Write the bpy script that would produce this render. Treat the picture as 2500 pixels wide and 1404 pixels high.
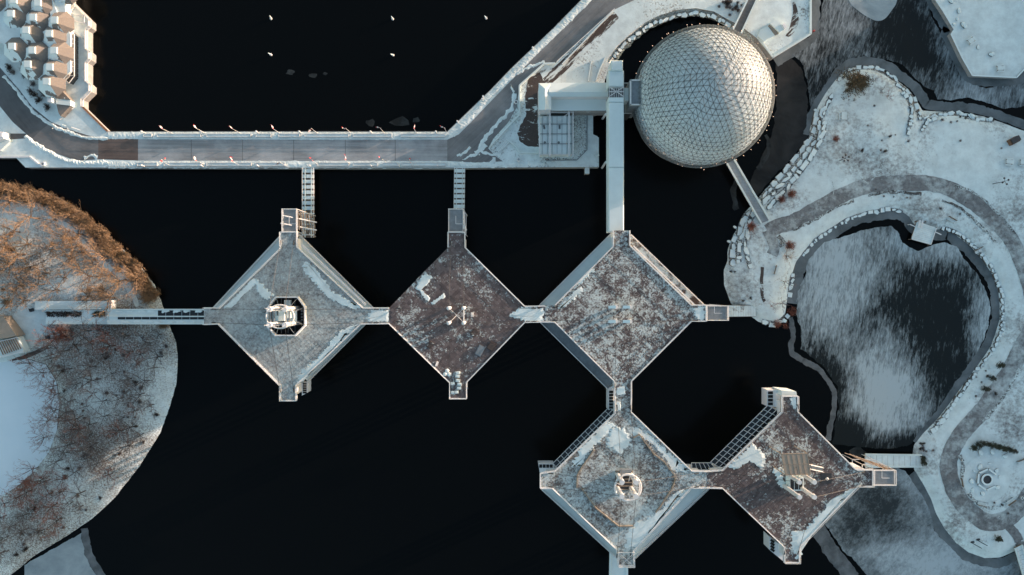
import bpy, bmesh, math, random
import numpy as np
from mathutils import Vector, Matrix
from mathutils.geometry import tessellate_polygon

# ------------------------------------------------------------------ clear
for o in list(bpy.data.objects): bpy.data.objects.remove(o, do_unlink=True)
scene = bpy.context.scene
COL = scene.collection
PI = math.pi
R_ = math.radians

# ------------------------------------------------------------------ camera
H = 220.0            # drone height above the lake, metres
F = 1850.0           # focal length in pixels of the 2500 px wide photograph
cam_d = bpy.data.cameras.new('camera')
cam = bpy.data.objects.new('camera', cam_d); COL.objects.link(cam)
cam.location = (0, 0, H); cam.rotation_euler = (0, 0, 0)
cam_d.sensor_fit = 'HORIZONTAL'; cam_d.sensor_width = 36.0
cam_d.lens = 36.0 * F / 2500.0
cam_d.clip_start = 1.0; cam_d.clip_end = 6000
scene.camera = cam

# ------------------------------------------------------------------ light
SUN_EL = R_(4.6); SUN_AZ = R_(25.0)     # azimuth counted from +X towards +Y
world = bpy.data.worlds.new('World'); scene.world = world; world.use_nodes = True
wn = world.node_tree.nodes; wl = world.node_tree.links
sky = wn.new('ShaderNodeTexSky'); sky.sky_type = 'NISHITA'; sky.sun_disc = False
sky.sun_elevation = SUN_EL; sky.sun_rotation = PI/2 - SUN_AZ
sky.air_density = 1.0; sky.dust_density = 1.4; sky.ozone_density = 1.15
bg = wn['Background']; bg.inputs['Strength'].default_value = 0.15
wl.new(sky.outputs[0], bg.inputs['Color'])
sd = bpy.data.lights.new('sun', 'SUN'); sun = bpy.data.objects.new('sun', sd); COL.objects.link(sun)
sd.energy = 2.6; sd.angle = R_(0.5); sd.color = (1.0, 0.735, 0.585)
sv = Vector((math.cos(SUN_EL)*math.cos(SUN_AZ), math.cos(SUN_EL)*math.sin(SUN_AZ), math.sin(SUN_EL)))
sun.rotation_euler = sv.to_track_quat('Z', 'Y').to_euler(); sun.location = (300, 140, 120)
vs = scene.view_settings
vs.view_transform = 'Standard'; vs.look = 'None'; vs.gamma = 1.0; vs.exposure = 1.85; vs.use_curve_mapping = False

# ------------------------------------------------------------------ helpers
def P(px, py, z=0.0):
    k = (H - z) / F
    return Vector(((px-1250.0)*k, (702.0-py)*k, z))
def PP(pts, z): return [P(x, y, z) for x, y in pts]
def S(px, z=0.0): return px*(H-z)/F           # pixel length -> metres at height z

class MB:
    def __init__(s): s.v = []; s.f = []; s.m = []
    def add(s, vs_, fs, mi=0):
        b = len(s.v); s.v.extend([tuple(v) for v in vs_])
        for f in fs: s.f.append(tuple(b+i for i in f)); s.m.append(mi)
    def box(s, c, sz, rz=0.0, mi=0, bottom=True):
        x, y, z = sz[0]/2, sz[1]/2, sz[2]/2; ca, sa = math.cos(rz), math.sin(rz)
        vs_ = []
        for dz in (-z, z):
            for dx, dy in ((-x,-y),(x,-y),(x,y),(-x,y)):
                vs_.append((c[0]+dx*ca-dy*sa, c[1]+dx*sa+dy*ca, c[2]+dz))
        fs = [(4,5,6,7),(0,1,5,4),(1,2,6,5),(2,3,7,6),(3,0,4,7)]
        if bottom: fs.append((3,2,1,0))
        s.add(vs_, fs, mi)
    def bar(s, a, b, w, h, mi=0):
        a = Vector(a); b = Vector(b); d = b-a; L = d.length
        if L < 1e-6: return
        d.normalize()
        side = d.cross(Vector((0,0,1)))
        if side.length < 1e-4: side = Vector((1,0,0))
        side.normalize(); up = side.cross(d)
        vs_ = []
        for p in (a, b):
            for su, sv_ in ((-1,-1),(1,-1),(1,1),(-1,1)): vs_.append(p + side*(su*w/2) + up*(sv_*h/2))
        s.add(vs_, [(0,1,2,3)[::-1],(4,5,6,7),(0,1,5,4),(1,2,6,5),(2,3,7,6),(3,0,4,7)], mi)
    def tube(s, a, b, r0, r1=None, n=6, mi=0, cap=True):
        if r1 is None: r1 = r0
        a = Vector(a); b = Vector(b); d = b-a
        if d.length < 1e-6: return
        d.normalize(); e = d.cross(Vector((0,0,1)))
        if e.length < 1e-3: e = Vector((1,0,0))
        e.normalize(); g = d.cross(e)
        vs_ = []
        for p, r in ((a, r0), (b, r1)):
            for i in range(n):
                t = 2*PI*i/n; vs_.append(p + e*(r*math.cos(t)) + g*(r*math.sin(t)))
        fs = [(i, (i+1) % n, n+(i+1) % n, n+i) for i in range(n)]
        if cap: fs += [tuple(range(n-1,-1,-1)), tuple(range(n, 2*n))]
        s.add(vs_, fs, mi)
    def path(s, pts, r, n=6, closed=False, mi=0):
        m = len(pts)
        for i in range(m if closed else m-1): s.tube(pts[i], pts[(i+1) % m], r, r, n, mi)
    def prism(s, poly, z0, z1, mi=0, top=True, bottom=False, mtop=None):
        n = len(poly); poly = [(p[0], p[1]) for p in poly]
        a = sum(poly[i][0]*poly[(i+1)%n][1]-poly[(i+1)%n][0]*poly[i][1] for i in range(n))
        if a < 0: poly = poly[::-1]
        vs_ = [(x, y, z0) for x, y in poly] + [(x, y, z1) for x, y in poly]
        s.add(vs_, [(i, (i+1) % n, n+(i+1) % n, n+i) for i in range(n)], mi)
        if top: s.add([(x, y, z1) for x, y in poly], [tuple(range(n))], mi if mtop is None else mtop)
        if bottom: s.add([(x, y, z0) for x, y in poly], [tuple(range(n-1,-1,-1))], mi)
    def frustum(s, p0, p1, mi=0, cap=True):
        n = len(p0); s.add(list(p0)+list(p1), [(i, (i+1) % n, n+(i+1) % n, n+i) for i in range(n)], mi)
        if cap: s.add(list(p1), [tuple(range(n))], mi)
    def ball(s, c, r, nu=8, nv=5, sz=1.0, mi=0):
        vs_ = [(c[0], c[1], c[2]+r*sz)]
        for j in range(1, nv):
            t = PI*j/nv
            for i in range(nu):
                u = 2*PI*i/nu; vs_.append((c[0]+r*math.sin(t)*math.cos(u), c[1]+r*math.sin(t)*math.sin(u), c[2]+r*sz*math.cos(t)))
        vs_.append((c[0], c[1], c[2]-r*sz)); fs = []
        for i in range(nu): fs.append((0, 1+i, 1+(i+1) % nu))
        for j in range(nv-2):
            for i in range(nu):
                a = 1+j*nu+i; b = 1+j*nu+(i+1) % nu; fs.append((a, a+nu, b+nu, b))
        L = len(vs_)-1; o = 1+(nv-2)*nu
        for i in range(nu): fs.append((L, o+(i+1) % nu, o+i))
        s.add(vs_, fs, mi)
    def ring(s, c, ro, ri, z0, z1, n=24, mi=0):
        a = [(c[0]+ro*math.cos(2*PI*i/n), c[1]+ro*math.sin(2*PI*i/n)) for i in range(n)]
        b = [(c[0]+ri*math.cos(2*PI*i/n), c[1]+ri*math.sin(2*PI*i/n)) for i in range(n)]
        vs_ = [(x,y,z0) for x,y in a]+[(x,y,z1) for x,y in a]+[(x,y,z0) for x,y in b]+[(x,y,z1) for x,y in b]
        fs = []
        for i in range(n):
            j = (i+1) % n
            fs += [(i,j,n+j,n+i),(n+i,n+j,3*n+j,3*n+i),(3*n+i,3*n+j,2*n+j,2*n+i)]
        s.add(vs_, fs, mi)
    def build(s, name, mats, parent=None, smooth=False):
        me = bpy.data.meshes.new(name)
        org = ORG.get(parent, Vector((0,0,0))) if parent else Vector((0,0,0))
        va = np.array(s.v, dtype=np.float64).reshape(-1, 3) - np.array(org)
        me.from_pydata(va.tolist(), [], s.f)
        if not isinstance(mats, (list, tuple)): mats = [mats]
        for m in mats: me.materials.append(m)
        if len(mats) > 1: me.polygons.foreach_set('material_index', s.m)
        if smooth: me.polygons.foreach_set('use_smooth', [True]*len(me.polygons))
        me.update()
        return link(name, me, parent)

ORG = {}
def link(name, me, parent=None):
    o = bpy.data.objects.new(name, me); COL.objects.link(o)
    if parent: o.parent = parent; ORG[o] = ORG.get(parent, Vector((0,0,0)))
    return o
def thing(name, label, cat, loc=(0,0,0), group=None):
    o = bpy.data.objects.new(name, None); COL.objects.link(o); o.location = loc; o.empty_display_size = 0.5
    ORG[o] = Vector(loc); o['label'] = label; o['category'] = cat
    if group: o['group'] = group
    return o
def tag(o, label, cat, group=None):
    o['label'] = label; o['category'] = cat
    if group: o['group'] = group
    return o
def struct(o): o['kind'] = 'structure'; return o
def stuff(o): o['kind'] = 'stuff'; return o
def copy_tree(o, parent=None):
    c = o.copy(); COL.objects.link(c)
    if parent: c.parent = parent
    for ch in list(o.children): copy_tree(ch, c)
    return c
def place(proto, used, loc, rz=0, sc=1.0, label=None, group=None):
    o = proto if not used else copy_tree(proto)
    o.location = loc; o.rotation_euler = (0,0,rz); o.scale = (sc,sc,sc) if not isinstance(sc, tuple) else sc
    if label: o['label'] = label
    if group: o['group'] = group
    return o

# ------------------------------------------------------------------ materials
def nodes(m): return m.node_tree.nodes, m.node_tree.links
def new_mat(name, rough=0.8, metal=0.0, spec=None):
    m = bpy.data.materials.new(name); m.use_nodes = True
    b = m.node_tree.nodes['Principled BSDF']
    b.inputs['Roughness'].default_value = rough; b.inputs['Metallic'].default_value = metal
    if spec is not None: b.inputs['Specular IOR Level'].default_value = spec
    return m, b
def pos(n, l, sc=(1,1,1), rz=0.0, off=(0,0,0)):
    g = n.new('ShaderNodeNewGeometry'); v = g.outputs['Position']
    if rz:
        m0 = n.new('ShaderNodeMapping'); m0.inputs['Rotation'].default_value = (0,0,rz); l.new(v, m0.inputs['Vector']); v = m0.outputs[0]
    mp = n.new('ShaderNodeMapping'); mp.inputs['Scale'].default_value = sc; mp.inputs['Location'].default_value = off
    l.new(v, mp.inputs['Vector']); return mp.outputs[0]
def noise(n, l, vec, scale, detail=4, rough=0.6, dist=0.0):
    t = n.new('ShaderNodeTexNoise'); t.inputs['Scale'].default_value = scale; t.inputs['Detail'].default_value = detail
    t.inputs['Roughness'].default_value = rough; t.inputs['Distortion'].default_value = dist
    l.new(vec, t.inputs['Vector']); return t.outputs['Fac']
def ramp(n, l, fac, lo, hi, a=0.0, b=1.0):
    r = n.new('ShaderNodeMapRange'); r.inputs['From Min'].default_value = lo; r.inputs['From Max'].default_value = hi
    r.inputs['To Min'].default_value = a; r.inputs['To Max'].default_value = b; r.clamp = True
    l.new(fac, r.inputs['Value']); return r.outputs[0]
def mix(n, l, fac, a, b):
    x = n.new('ShaderNodeMix'); x.data_type = 'RGBA'
    if isinstance(fac, float): x.inputs[0].default_value = fac
    else: l.new(fac, x.inputs[0])
    for i, c in ((6, a), (7, b)):
        if isinstance(c, tuple): x.inputs[i].default_value = (*c[:3], 1)
        else: l.new(c, x.inputs[i])
    return x.outputs[2]
def mth(n, l, op, a, b=None):
    x = n.new('ShaderNodeMath'); x.operation = op
    for i, c in ((0, a), (1, b)):
        if c is None: continue
        if isinstance(c, (int, float)): x.inputs[i].default_value = c
        else: l.new(c, x.inputs[i])
    return x.outputs[0]
def bump(n, l, b, h, strength, dist=0.1):
    x = n.new('ShaderNodeBump'); x.inputs['Strength'].default_value = strength; x.inputs['Distance'].default_value = dist
    l.new(h, x.inputs['Height']); l.new(x.outputs[0], b.inputs['Normal'])
def simple(name, c, rough=0.7, var=0.12, scale=1.5, metal=0.0, bmp=0.0, spec=None):
    m, b = new_mat(name, rough, metal, spec); n, l = nodes(m)
    v = pos(n, l); f = noise(n, l, v, scale, 5, 0.65)
    lo = tuple(x*(1-var) for x in c); hi = tuple(min(1, x*(1+var)) for x in c)
    l.new(mix(n, l, ramp(n, l, f, .3, .7), lo, hi), b.inputs['Base Color'])
    if bmp: bump(n, l, b, f, bmp)
    return m
SNOW = (0.74, 0.825, 0.81)
def snow_mat(name, dark=None, cover=0.5, scale=0.6, soft=0.04, big=0.06, bigamt=0.25, fine=3.0, dark2=None, stretch=(1,1,1), rz=0.0, tint=SNOW, off=0.0):
    """snow, worn through to `dark` where a two-scale noise falls below 1-cover"""
    m, b = new_mat(name, 0.75, 0, 0.3); n, l = nodes(m)
    v = pos(n, l, stretch, rz, (off, off*1.7, 0)); v0 = pos(n, l)
    s1 = noise(n, l, v0, 0.30, 9, 0.68); sc = mix(n, l, ramp(n, l, s1, .32, .62), tuple(x*0.76 for x in tint), tint)
    hgt = noise(n, l, v0, 1.3, 6, 0.7)
    if dark:
        f = noise(n, l, v, scale, 6, 0.72); g = noise(n, l, v, big, 3, 0.5)
        t = mth(n, l, 'ADD', f, mth(n, l, 'MULTIPLY', mth(n, l, 'SUBTRACT', g, 0.5), bigamt*4))
        k = ramp(n, l, t, (1-cover)-soft, (1-cover)+soft)
        dn = noise(n, l, v0, fine, 5, 0.7)
        dc = mix(n, l, ramp(n, l, dn, .3, .7), tuple(x*.65 for x in dark), dark2 or tuple(x*1.25 for x in dark))
        l.new(mix(n, l, k, dc, sc), b.inputs['Base Color'])
        hgt = mth(n, l, 'ADD', hgt, k)
    else: l.new(sc, b.inputs['Base Color'])
    bump(n, l, b, hgt, 0.35, 0.12)
    return m
def upsnow(name, c, t0=0.55, t1=0.8, amt=1.0, nz=0.25, scale=1.2, rough=0.75):
    """dark solid with snow lying on the faces that look up"""
    m, b = new_mat(name, rough, 0, 0.3); n, l = nodes(m)
    g = n.new('ShaderNodeNewGeometry'); sp = n.new('ShaderNodeSeparateXYZ'); l.new(g.outputs['Normal'], sp.inputs[0])
    v = pos(n, l); f = noise(n, l, v, scale, 5, 0.7)
    z = mth(n, l, 'ADD', sp.outputs['Z'], mth(n, l, 'MULTIPLY', mth(n, l, 'SUBTRACT', f, 0.5), nz*4))
    k = mth(n, l, 'MULTIPLY', ramp(n, l, z, t0, t1), amt)
    f2 = noise(n, l, v, scale*3, 4, 0.6)
    dc = mix(n, l, ramp(n, l, f2, .3, .7), tuple(x*.7 for x in c), tuple(min(1,x*1.25) for x in c))
    l.new(mix(n, l, k, dc, SNOW), b.inputs['Base Color']); bump(n, l, b, f, 0.3, 0.1)
    return m

M = {}
M['snow'] = snow_mat('snow')
M['snow_quay'] = snow_mat('snow_quay', (.16,.15,.14), cover=.74, scale=.5, soft=.08, bigamt=.12)
M['snow_shore'] = snow_mat('snow_shore', (.10,.085,.07), cover=.64, scale=1.6, soft=.10, big=.07, bigamt=.22)
M['snow_east'] = snow_mat('snow_east', (.17,.155,.148), cover=.675, scale=.9, soft=.17, big=.06, bigamt=.26, off=13)
M['snow_west'] = snow_mat('snow_west', (.15,.13,.12), cover=.51, scale=2.4, soft=.14, big=.05, bigamt=.22, dark2=(.16,.10,.065), off=5)
M['gravel'] = snow_mat('gravel', (.13,.12,.115), cover=.52, scale=3.2, soft=.06, bigamt=.1)
M['moss_bank'] = snow_mat('moss_bank', (.17,.12,.10), cover=.50, scale=2.6, soft=.08, bigamt=.2)
M['asphalt'] = simple('asphalt', (.085,.085,.088), .85, .35, .5, bmp=.2)
def road_mat(name, c, c2, rz, snowamt=.0):
    m, b = new_mat(name, .85, 0, .3); n, l = nodes(m)
    v = pos(n, l, (.035, 1.1, 1), rz); f = noise(n, l, v, 1.4, 6, .7)
    v2 = pos(n, l); g = noise(n, l, v2, .12, 5, .6); h = noise(n, l, v2, 5, 4, .7)
    c0 = mix(n, l, ramp(n, l, f, .3, .7), c, c2)
    c1 = mix(n, l, mth(n, l, 'MULTIPLY', ramp(n, l, g, .42, .68), .55), c0, tuple(x*1.6 for x in c2))
    c3 = mix(n, l, mth(n, l, 'MULTIPLY', ramp(n, l, h, .5, .75), .25), c1, tuple(x*.4 for x in c))
    l.new(c3, b.inputs['Base Color']); bump(n, l, b, h, .2, .05); return m
M['road_west'] = road_mat('road_west', (.070,.072,.074), (.11,.112,.114), R_(50))
M['road_bend'] = road_mat('road_bend', (.10,.097,.095), (.165,.160,.157), R_(20))
M['road_rust'] = road_mat('road_rust', (.095,.072,.063), (.145,.110,.096), 0)
M['road_deck'] = road_mat('road_deck', (.19,.20,.202), (.36,.37,.372), 0)
M['road_east'] = road_mat('road_east', (.12,.122,.122), (.215,.217,.217), R_(-43))
M['path'] = snow_mat('path', (.16,.162,.162), cover=.34, scale=.5, soft=.22, big=.12, bigamt=.20, fine=.9, dark2=(.26,.265,.265))
M['brown_path'] = snow_mat('brown_path', (.075,.058,.052), cover=.36, scale=.45, soft=.03, big=.12, bigamt=.18, stretch=(1,2.2,1), rz=R_(0))
M['brown_ramp'] = snow_mat('brown_ramp', (.075,.058,.052), cover=.50, scale=.30, soft=.03, big=.12, bigamt=.10, stretch=(.45,2.6,1), rz=R_(-43))
M['concrete'] = simple('concrete', (.30,.30,.295), .85, .2, .8, bmp=.15)
M['concrete_snow'] = upsnow('concrete_snow', (.28,.28,.275))
M['white'] = simple('white_paint', (.72,.72,.71), .5, .06, .7)
M['white_steel'] = simple('white_steel', (.66,.66,.65), .45, .12, 1.2)
M['white_roof'] = simple('white_roof', (.65,.73,.715), .65, .06, .25)
M['grey_steel'] = simple('grey_steel', (.19,.215,.23), .5, .2, 1.0)
M['dark_steel'] = simple('dark_steel', (.035,.037,.04), .5, .3, 1.0)
M['dome_frame'] = simple('dome_frame', (.14,.165,.172), .5, .2, 1.0)
M['dome_panel'] = simple('dome_panel', (.66,.735,.745), .45, .15, .8)
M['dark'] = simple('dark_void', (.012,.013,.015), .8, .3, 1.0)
M['glass'] = simple('dark_glass', (.015,.018,.02), .08, .2, .5, spec=.5)
M['shingle'] = None
M['tan'] = simple('tan_shingle', (.19,.155,.125), .85, .14, 2.2, bmp=.2)
M['tan_panel'] = simple('tan_panel', (.30,.245,.19), .6, .1, 1.2)
M['rust'] = simple('rust', (.16,.085,.05), .85, .3, 1.2)
M['timber'] = simple('timber', (.17,.12,.085), .85, .25, 1.5)
M['timber_pale'] = simple('timber_pale', (.30,.24,.18), .8, .2, 1.5)
M['deck_plank'] = snow_mat('deck_plank', (.10,.072,.06), cover=.55, scale=.5, soft=.08, big=.1, bigamt=.35)
M['stone'] = upsnow('stone', (.085,.078,.072), .45, .75, nz=.10, scale=.9)
M['rock_bed'] = snow_mat('rock_bed', (.07,.066,.064), cover=.48, scale=2.2, soft=.08, bigamt=.1)
M['boulder'] = upsnow('boulder', (.09,.085,.08), .35, .7, nz=.12, scale=1.2)
M['red'] = simple('red_cloth', (.42,.018,.028), .8, .1, 4)
M['flag_white'] = simple('flag_white', (.74,.73,.72), .8, .05, 4)
M['red_paint'] = simple('red_paint', (.30,.05,.05), .6, .2, 3)
M['bark'] = upsnow('bark', (.17,.115,.075), .92, 1.2, amt=.5, nz=.1)
M['twig'] = simple('twig', (.30,.195,.115), .9, .25, .8)
M['twig_red'] = simple('twig_red', (.24,.09,.06), .9, .3, .8)
M['twig_dark'] = simple('twig_dark', (.165,.14,.135), .9, .3, .8)
M['bark_dark'] = upsnow('bark_dark', (.06,.047,.04), .92, 1.2, amt=.4, nz=.1)
M['thicket'] = simple('thicket', (.26,.172,.10), .9, .35, .5)
M['needle'] = simple('needle', (.045,.05,.03), .85, .35, .9)
M['needle_rust'] = simple('needle_rust', (.115,.075,.035), .85, .4, .5)
M['ice_thin'] = None

def water_mat():
    m, b = new_mat('lake_water', .22, 0, .18); n, l = nodes(m)
    b.inputs['Base Color'].default_value = (.0022,.0028,.0030,1); b.inputs['IOR'].default_value = 1.33
    v = pos(n, l); f = noise(n, l, v, .9, 4, .6); g = noise(n, l, v, .08, 3, .5)
    bump(n, l, b, mth(n, l, 'MULTIPLY', f, ramp(n, l, g, .3, .7, .3, 1)), .12, .06)
    return m
M['water'] = water_mat()
def thin_ice(name, c0, c1, scale=.35, lo=.35, hi=.65):
    m, b = new_mat(name, .5, 0, .12); n, l = nodes(m)
    v = pos(n, l); f = noise(n, l, v, scale, 6, .65, .4)
    l.new(mix(n, l, ramp(n, l, f, lo, hi), c0, c1), b.inputs['Base Color']); return m
M['ice_band'] = thin_ice('ice_band', (.07,.085,.09), (.19,.215,.225), .16, .3, .7)
M['ice_dark'] = thin_ice('ice_dark', (.010,.012,.013), (.035,.036,.036), .1)
M['ice_ribbon'] = thin_ice('ice_ribbon', (.07,.08,.085), (.16,.175,.185), .3)
M['ice_floe'] = thin_ice('ice_floe', (.012,.015,.016), (.05,.058,.06), .25, .4, .7)
M['ice_smooth'] = thin_ice('ice_smooth', (.22,.27,.29), (.36,.42,.44), .12)
M['ice_lagoon'] = thin_ice('ice_lagoon', (.66,.76,.80), (.70,.79,.83), .06)
def streak_ice(name, blobs, base=0.5, rz=R_(8), light=(.46,.52,.54), dark=(.010,.013,.015), sx=.75, sy=.16, amt=.95):
    """wind-scoured pond ice: snow streaks over black ice; blobs = (px, py, radius px, weight, stretch y)"""
    m, b = new_mat(name, .8, 0, .04); n, l = nodes(m)
    v = pos(n, l, (sx, sy, 1), rz); f = noise(n, l, v, 1.5, 7, .72, .25)
    v2 = pos(n, l); f2 = noise(n, l, v2, .11, 4, .6, .6); fine = noise(n, l, pos(n, l, (sx*3, sy*3.2, 1), rz), 1.5, 5, .7)
    g = n.new('ShaderNodeNewGeometry'); acc = mth(n, l, 'ADD', mth(n, l, 'MULTIPLY', mth(n, l, 'SUBTRACT', f2, .5), .8), base)
    for (px, py, r, w, st) in blobs:
        c = P(px, py, 0); mp = n.new('ShaderNodeMapping'); mp.vector_type = 'POINT'
        s = 1/S(r); mp.inputs['Scale'].default_value = (s, s/st, 0); mp.inputs['Location'].default_value = (-c.x*s, -c.y*s/st, 0)
        l.new(g.outputs['Position'], mp.inputs['Vector'])
        ln = n.new('ShaderNodeVectorMath'); ln.operation = 'LENGTH'; l.new(mp.outputs[0], ln.inputs[0])
        acc = mth(n, l, 'ADD', acc, ramp(n, l, ln.outputs['Value'], 0.15, 1.0, w, 0.0))
    t = mth(n, l, 'ADD', acc, mth(n, l, 'MULTIPLY', mth(n, l, 'SUBTRACT', f, .5), amt*2.0))
    t = mth(n, l, 'ADD', t, mth(n, l, 'MULTIPLY', mth(n, l, 'SUBTRACT', fine, .5), amt*.9))
    k0 = ramp(n, l, t, .12, 1.02); k = mth(n, l, 'POWER', k0, 1.25)
    l.new(mix(n, l, k, dark, light), b.inputs['Base Color'])
    return m
M['ice_pond'] = streak_ice('ice_pond', [(2275,770,175,-.60,1.2),(2165,950,120,.75,1.5),(2060,1075,120,-.9,.6),(2215,1085,90,-.7,.5),
    (1990,930,90,-.75,1.6),(2330,950,90,-.35,1.5),(2415,790,75,.55,2.2),(2035,650,150,.55,1.0),(2300,600,170,.55,.45),(2005,790,110,.30,1.2)], base=.47, amt=1.0, light=(.43,.50,.52), dark=(.016,.021,.023))
M['ice_north'] = streak_ice('ice_north', [(2200,70,95,-.50,1.3),(2250,150,70,-.45,1.2),(2060,40,80,.15,1.2),(2020,190,90,-.18,1.2),(2380,235,110,.5,.6),(2240,180,60,.2,.8)],
    base=.42, rz=R_(14), light=(.36,.41,.43), dark=(.016,.020,.022))
M['ice_south'] = streak_ice('ice_south', [(2140,1240,100,-.45,1.0),(2075,1290,60,-.3,1),(2300,1390,160,.45,.7),(2180,1360,100,.2,.7),(2230,1180,60,.25,1)],
    base=.55, rz=R_(35), light=(.40,.47,.50), dark=(.035,.044,.048), sx=.5, sy=.3, amt=.6)

# ================================================================== SETTING
def spline(pts, step=4.0, closed=False):
    """Catmull-Rom through pixel points, resampled about every `step` pixels"""
    out = []; n = len(pts); rng = range(n if closed else n-1)
    for i in rng:
        p0 = pts[(i-1) % n] if (closed or i > 0) else pts[i]; p1 = pts[i]; p2 = pts[(i+1) % n]
        p3 = pts[(i+2) % n] if (closed or i < n-2) else p2
        m = max(1, int(math.hypot(p2[0]-p1[0], p2[1]-p1[1])/step))
        for k in range(m):
            t = k/m; t2 = t*t; t3 = t2*t
            out.append(tuple(0.5*(2*p1[j]+(-p0[j]+p2[j])*t+(2*p0[j]-5*p1[j]+4*p2[j]-p3[j])*t2+(-p0[j]+3*p1[j]-3*p2[j]+p3[j])*t3) for j in (0,1)))
    if not closed: out.append(tuple(pts[-1]))
    return out
def linear(pts, step=4.0, closed=False):
    out = []; n = len(pts)
    for i in range(n if closed else n-1):
        a, b = pts[i], pts[(i+1) % n]; m = max(1, int(math.hypot(b[0]-a[0], b[1]-a[1])/step))
        for k in range(m): out.append((a[0]+(b[0]-a[0])*k/m, a[1]+(b[1]-a[1])*k/m))
    if not closed: out.append(tuple(pts[-1]))
    return out
def normals2(pts):
    out = []; n = len(pts)
    for i in range(n):
        a = pts[max(0,i-1)]; b = pts[min(n-1,i+1)]; dx, dy = b[0]-a[0], b[1]-a[1]; L = math.hypot(dx, dy) or 1
        out.append((-dy/L, dx/L))
    return out
def jit(pts, amp, seed, corr=3):
    r = random.Random(seed); n = len(pts); nm = normals2(pts)
    raw = [r.uniform(-1,1) for _ in range(n+corr*2)]
    sm = [sum(raw[i:i+corr])/corr*1.6 for i in range(n)]
    return [(p[0]+nm[i][0]*amp*(sm[i]+.35*r.uniform(-1,1)), p[1]+nm[i][1]*amp*(sm[i]+.35*r.uniform(-1,1))) for i, p in enumerate(pts)]
def sheet(name, pts, z, mat_, parent=None):
    b = MB(); b.add(PP(pts, z), [tuple(range(len(pts)))])
    o = b.build(name, mat_, parent); me = o.data
    if me.polygons[0].normal.z < 0: me.flip_normals()
    return o
def slab(name, pts, z0, z1, mats, parent=None):
    b = MB(); b.prism(PP(pts, z1), z0, z1, 0, True, False, 1 if isinstance(mats,(list,tuple)) and len(mats) > 1 else None)
    return b.build(name, mats, parent)
def ribbon(name, left, right, zf, mat_, parent=None, rows=1, crown=0.0, seed=1):
    """strip between two pixel polylines of equal length; zf(px,py) or number gives the height; crown lifts the middle"""
    b = MB(); r = random.Random(seed); n = len(left); vs_ = []
    for i in range(n):
        for k in range(rows+1):
            t = k/rows; x = left[i][0]*(1-t)+right[i][0]*t; y = left[i][1]*(1-t)+right[i][1]*t
            z = zf(x, y) if callable(zf) else zf
            z += crown*math.sin(PI*t)*(0.7+0.6*r.random())
            vs_.append(P(x, y, z))
    fs = []
    for i in range(n-1):
        for k in range(rows):
            a = i*(rows+1)+k; fs.append((a, a+1, a+rows+2, a+rows+1))
    b.add(vs_, fs); o = b.build(name, mat_, parent)
    if sum(p.normal.z for p in o.data.polygons) < 0: o.data.flip_normals()
    return o
def offset(pts, d): 
    nm = normals2(pts); return [(p[0]+nm[i][0]*d, p[1]+nm[i][1]*d) for i, p in enumerate(pts)]
def bank(name, center, w, z, h, seed, mat_=None, jitter=2.2, step=3.0, smooth=False):
    c = spline(center, step) if smooth else linear(center, step)
    return stuff(ribbon(name, jit(offset(c, -w/2), jitter, seed), jit(offset(c, w/2), jitter, seed+7), z, mat_ or M['snow'], None, 4, h, seed))
def inpoly(x, y, poly):
    c = False; n = len(poly); j = n-1
    for i in range(n):
        xi, yi = poly[i][0], poly[i][1]; xj, yj = poly[j][0], poly[j][1]
        if (yi > y) != (yj > y) and x < (xj-xi)*(y-yi)/(yj-yi)+xi: c = not c
        j = i
    return c

# lake
b = MB(); b.add([(-2500,-2500,0),(2500,-2500,0),(2500,2500,0),(-2500,2500,0)], [(0,1,2,3)])
struct(b.build('lake', M['water']))

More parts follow.
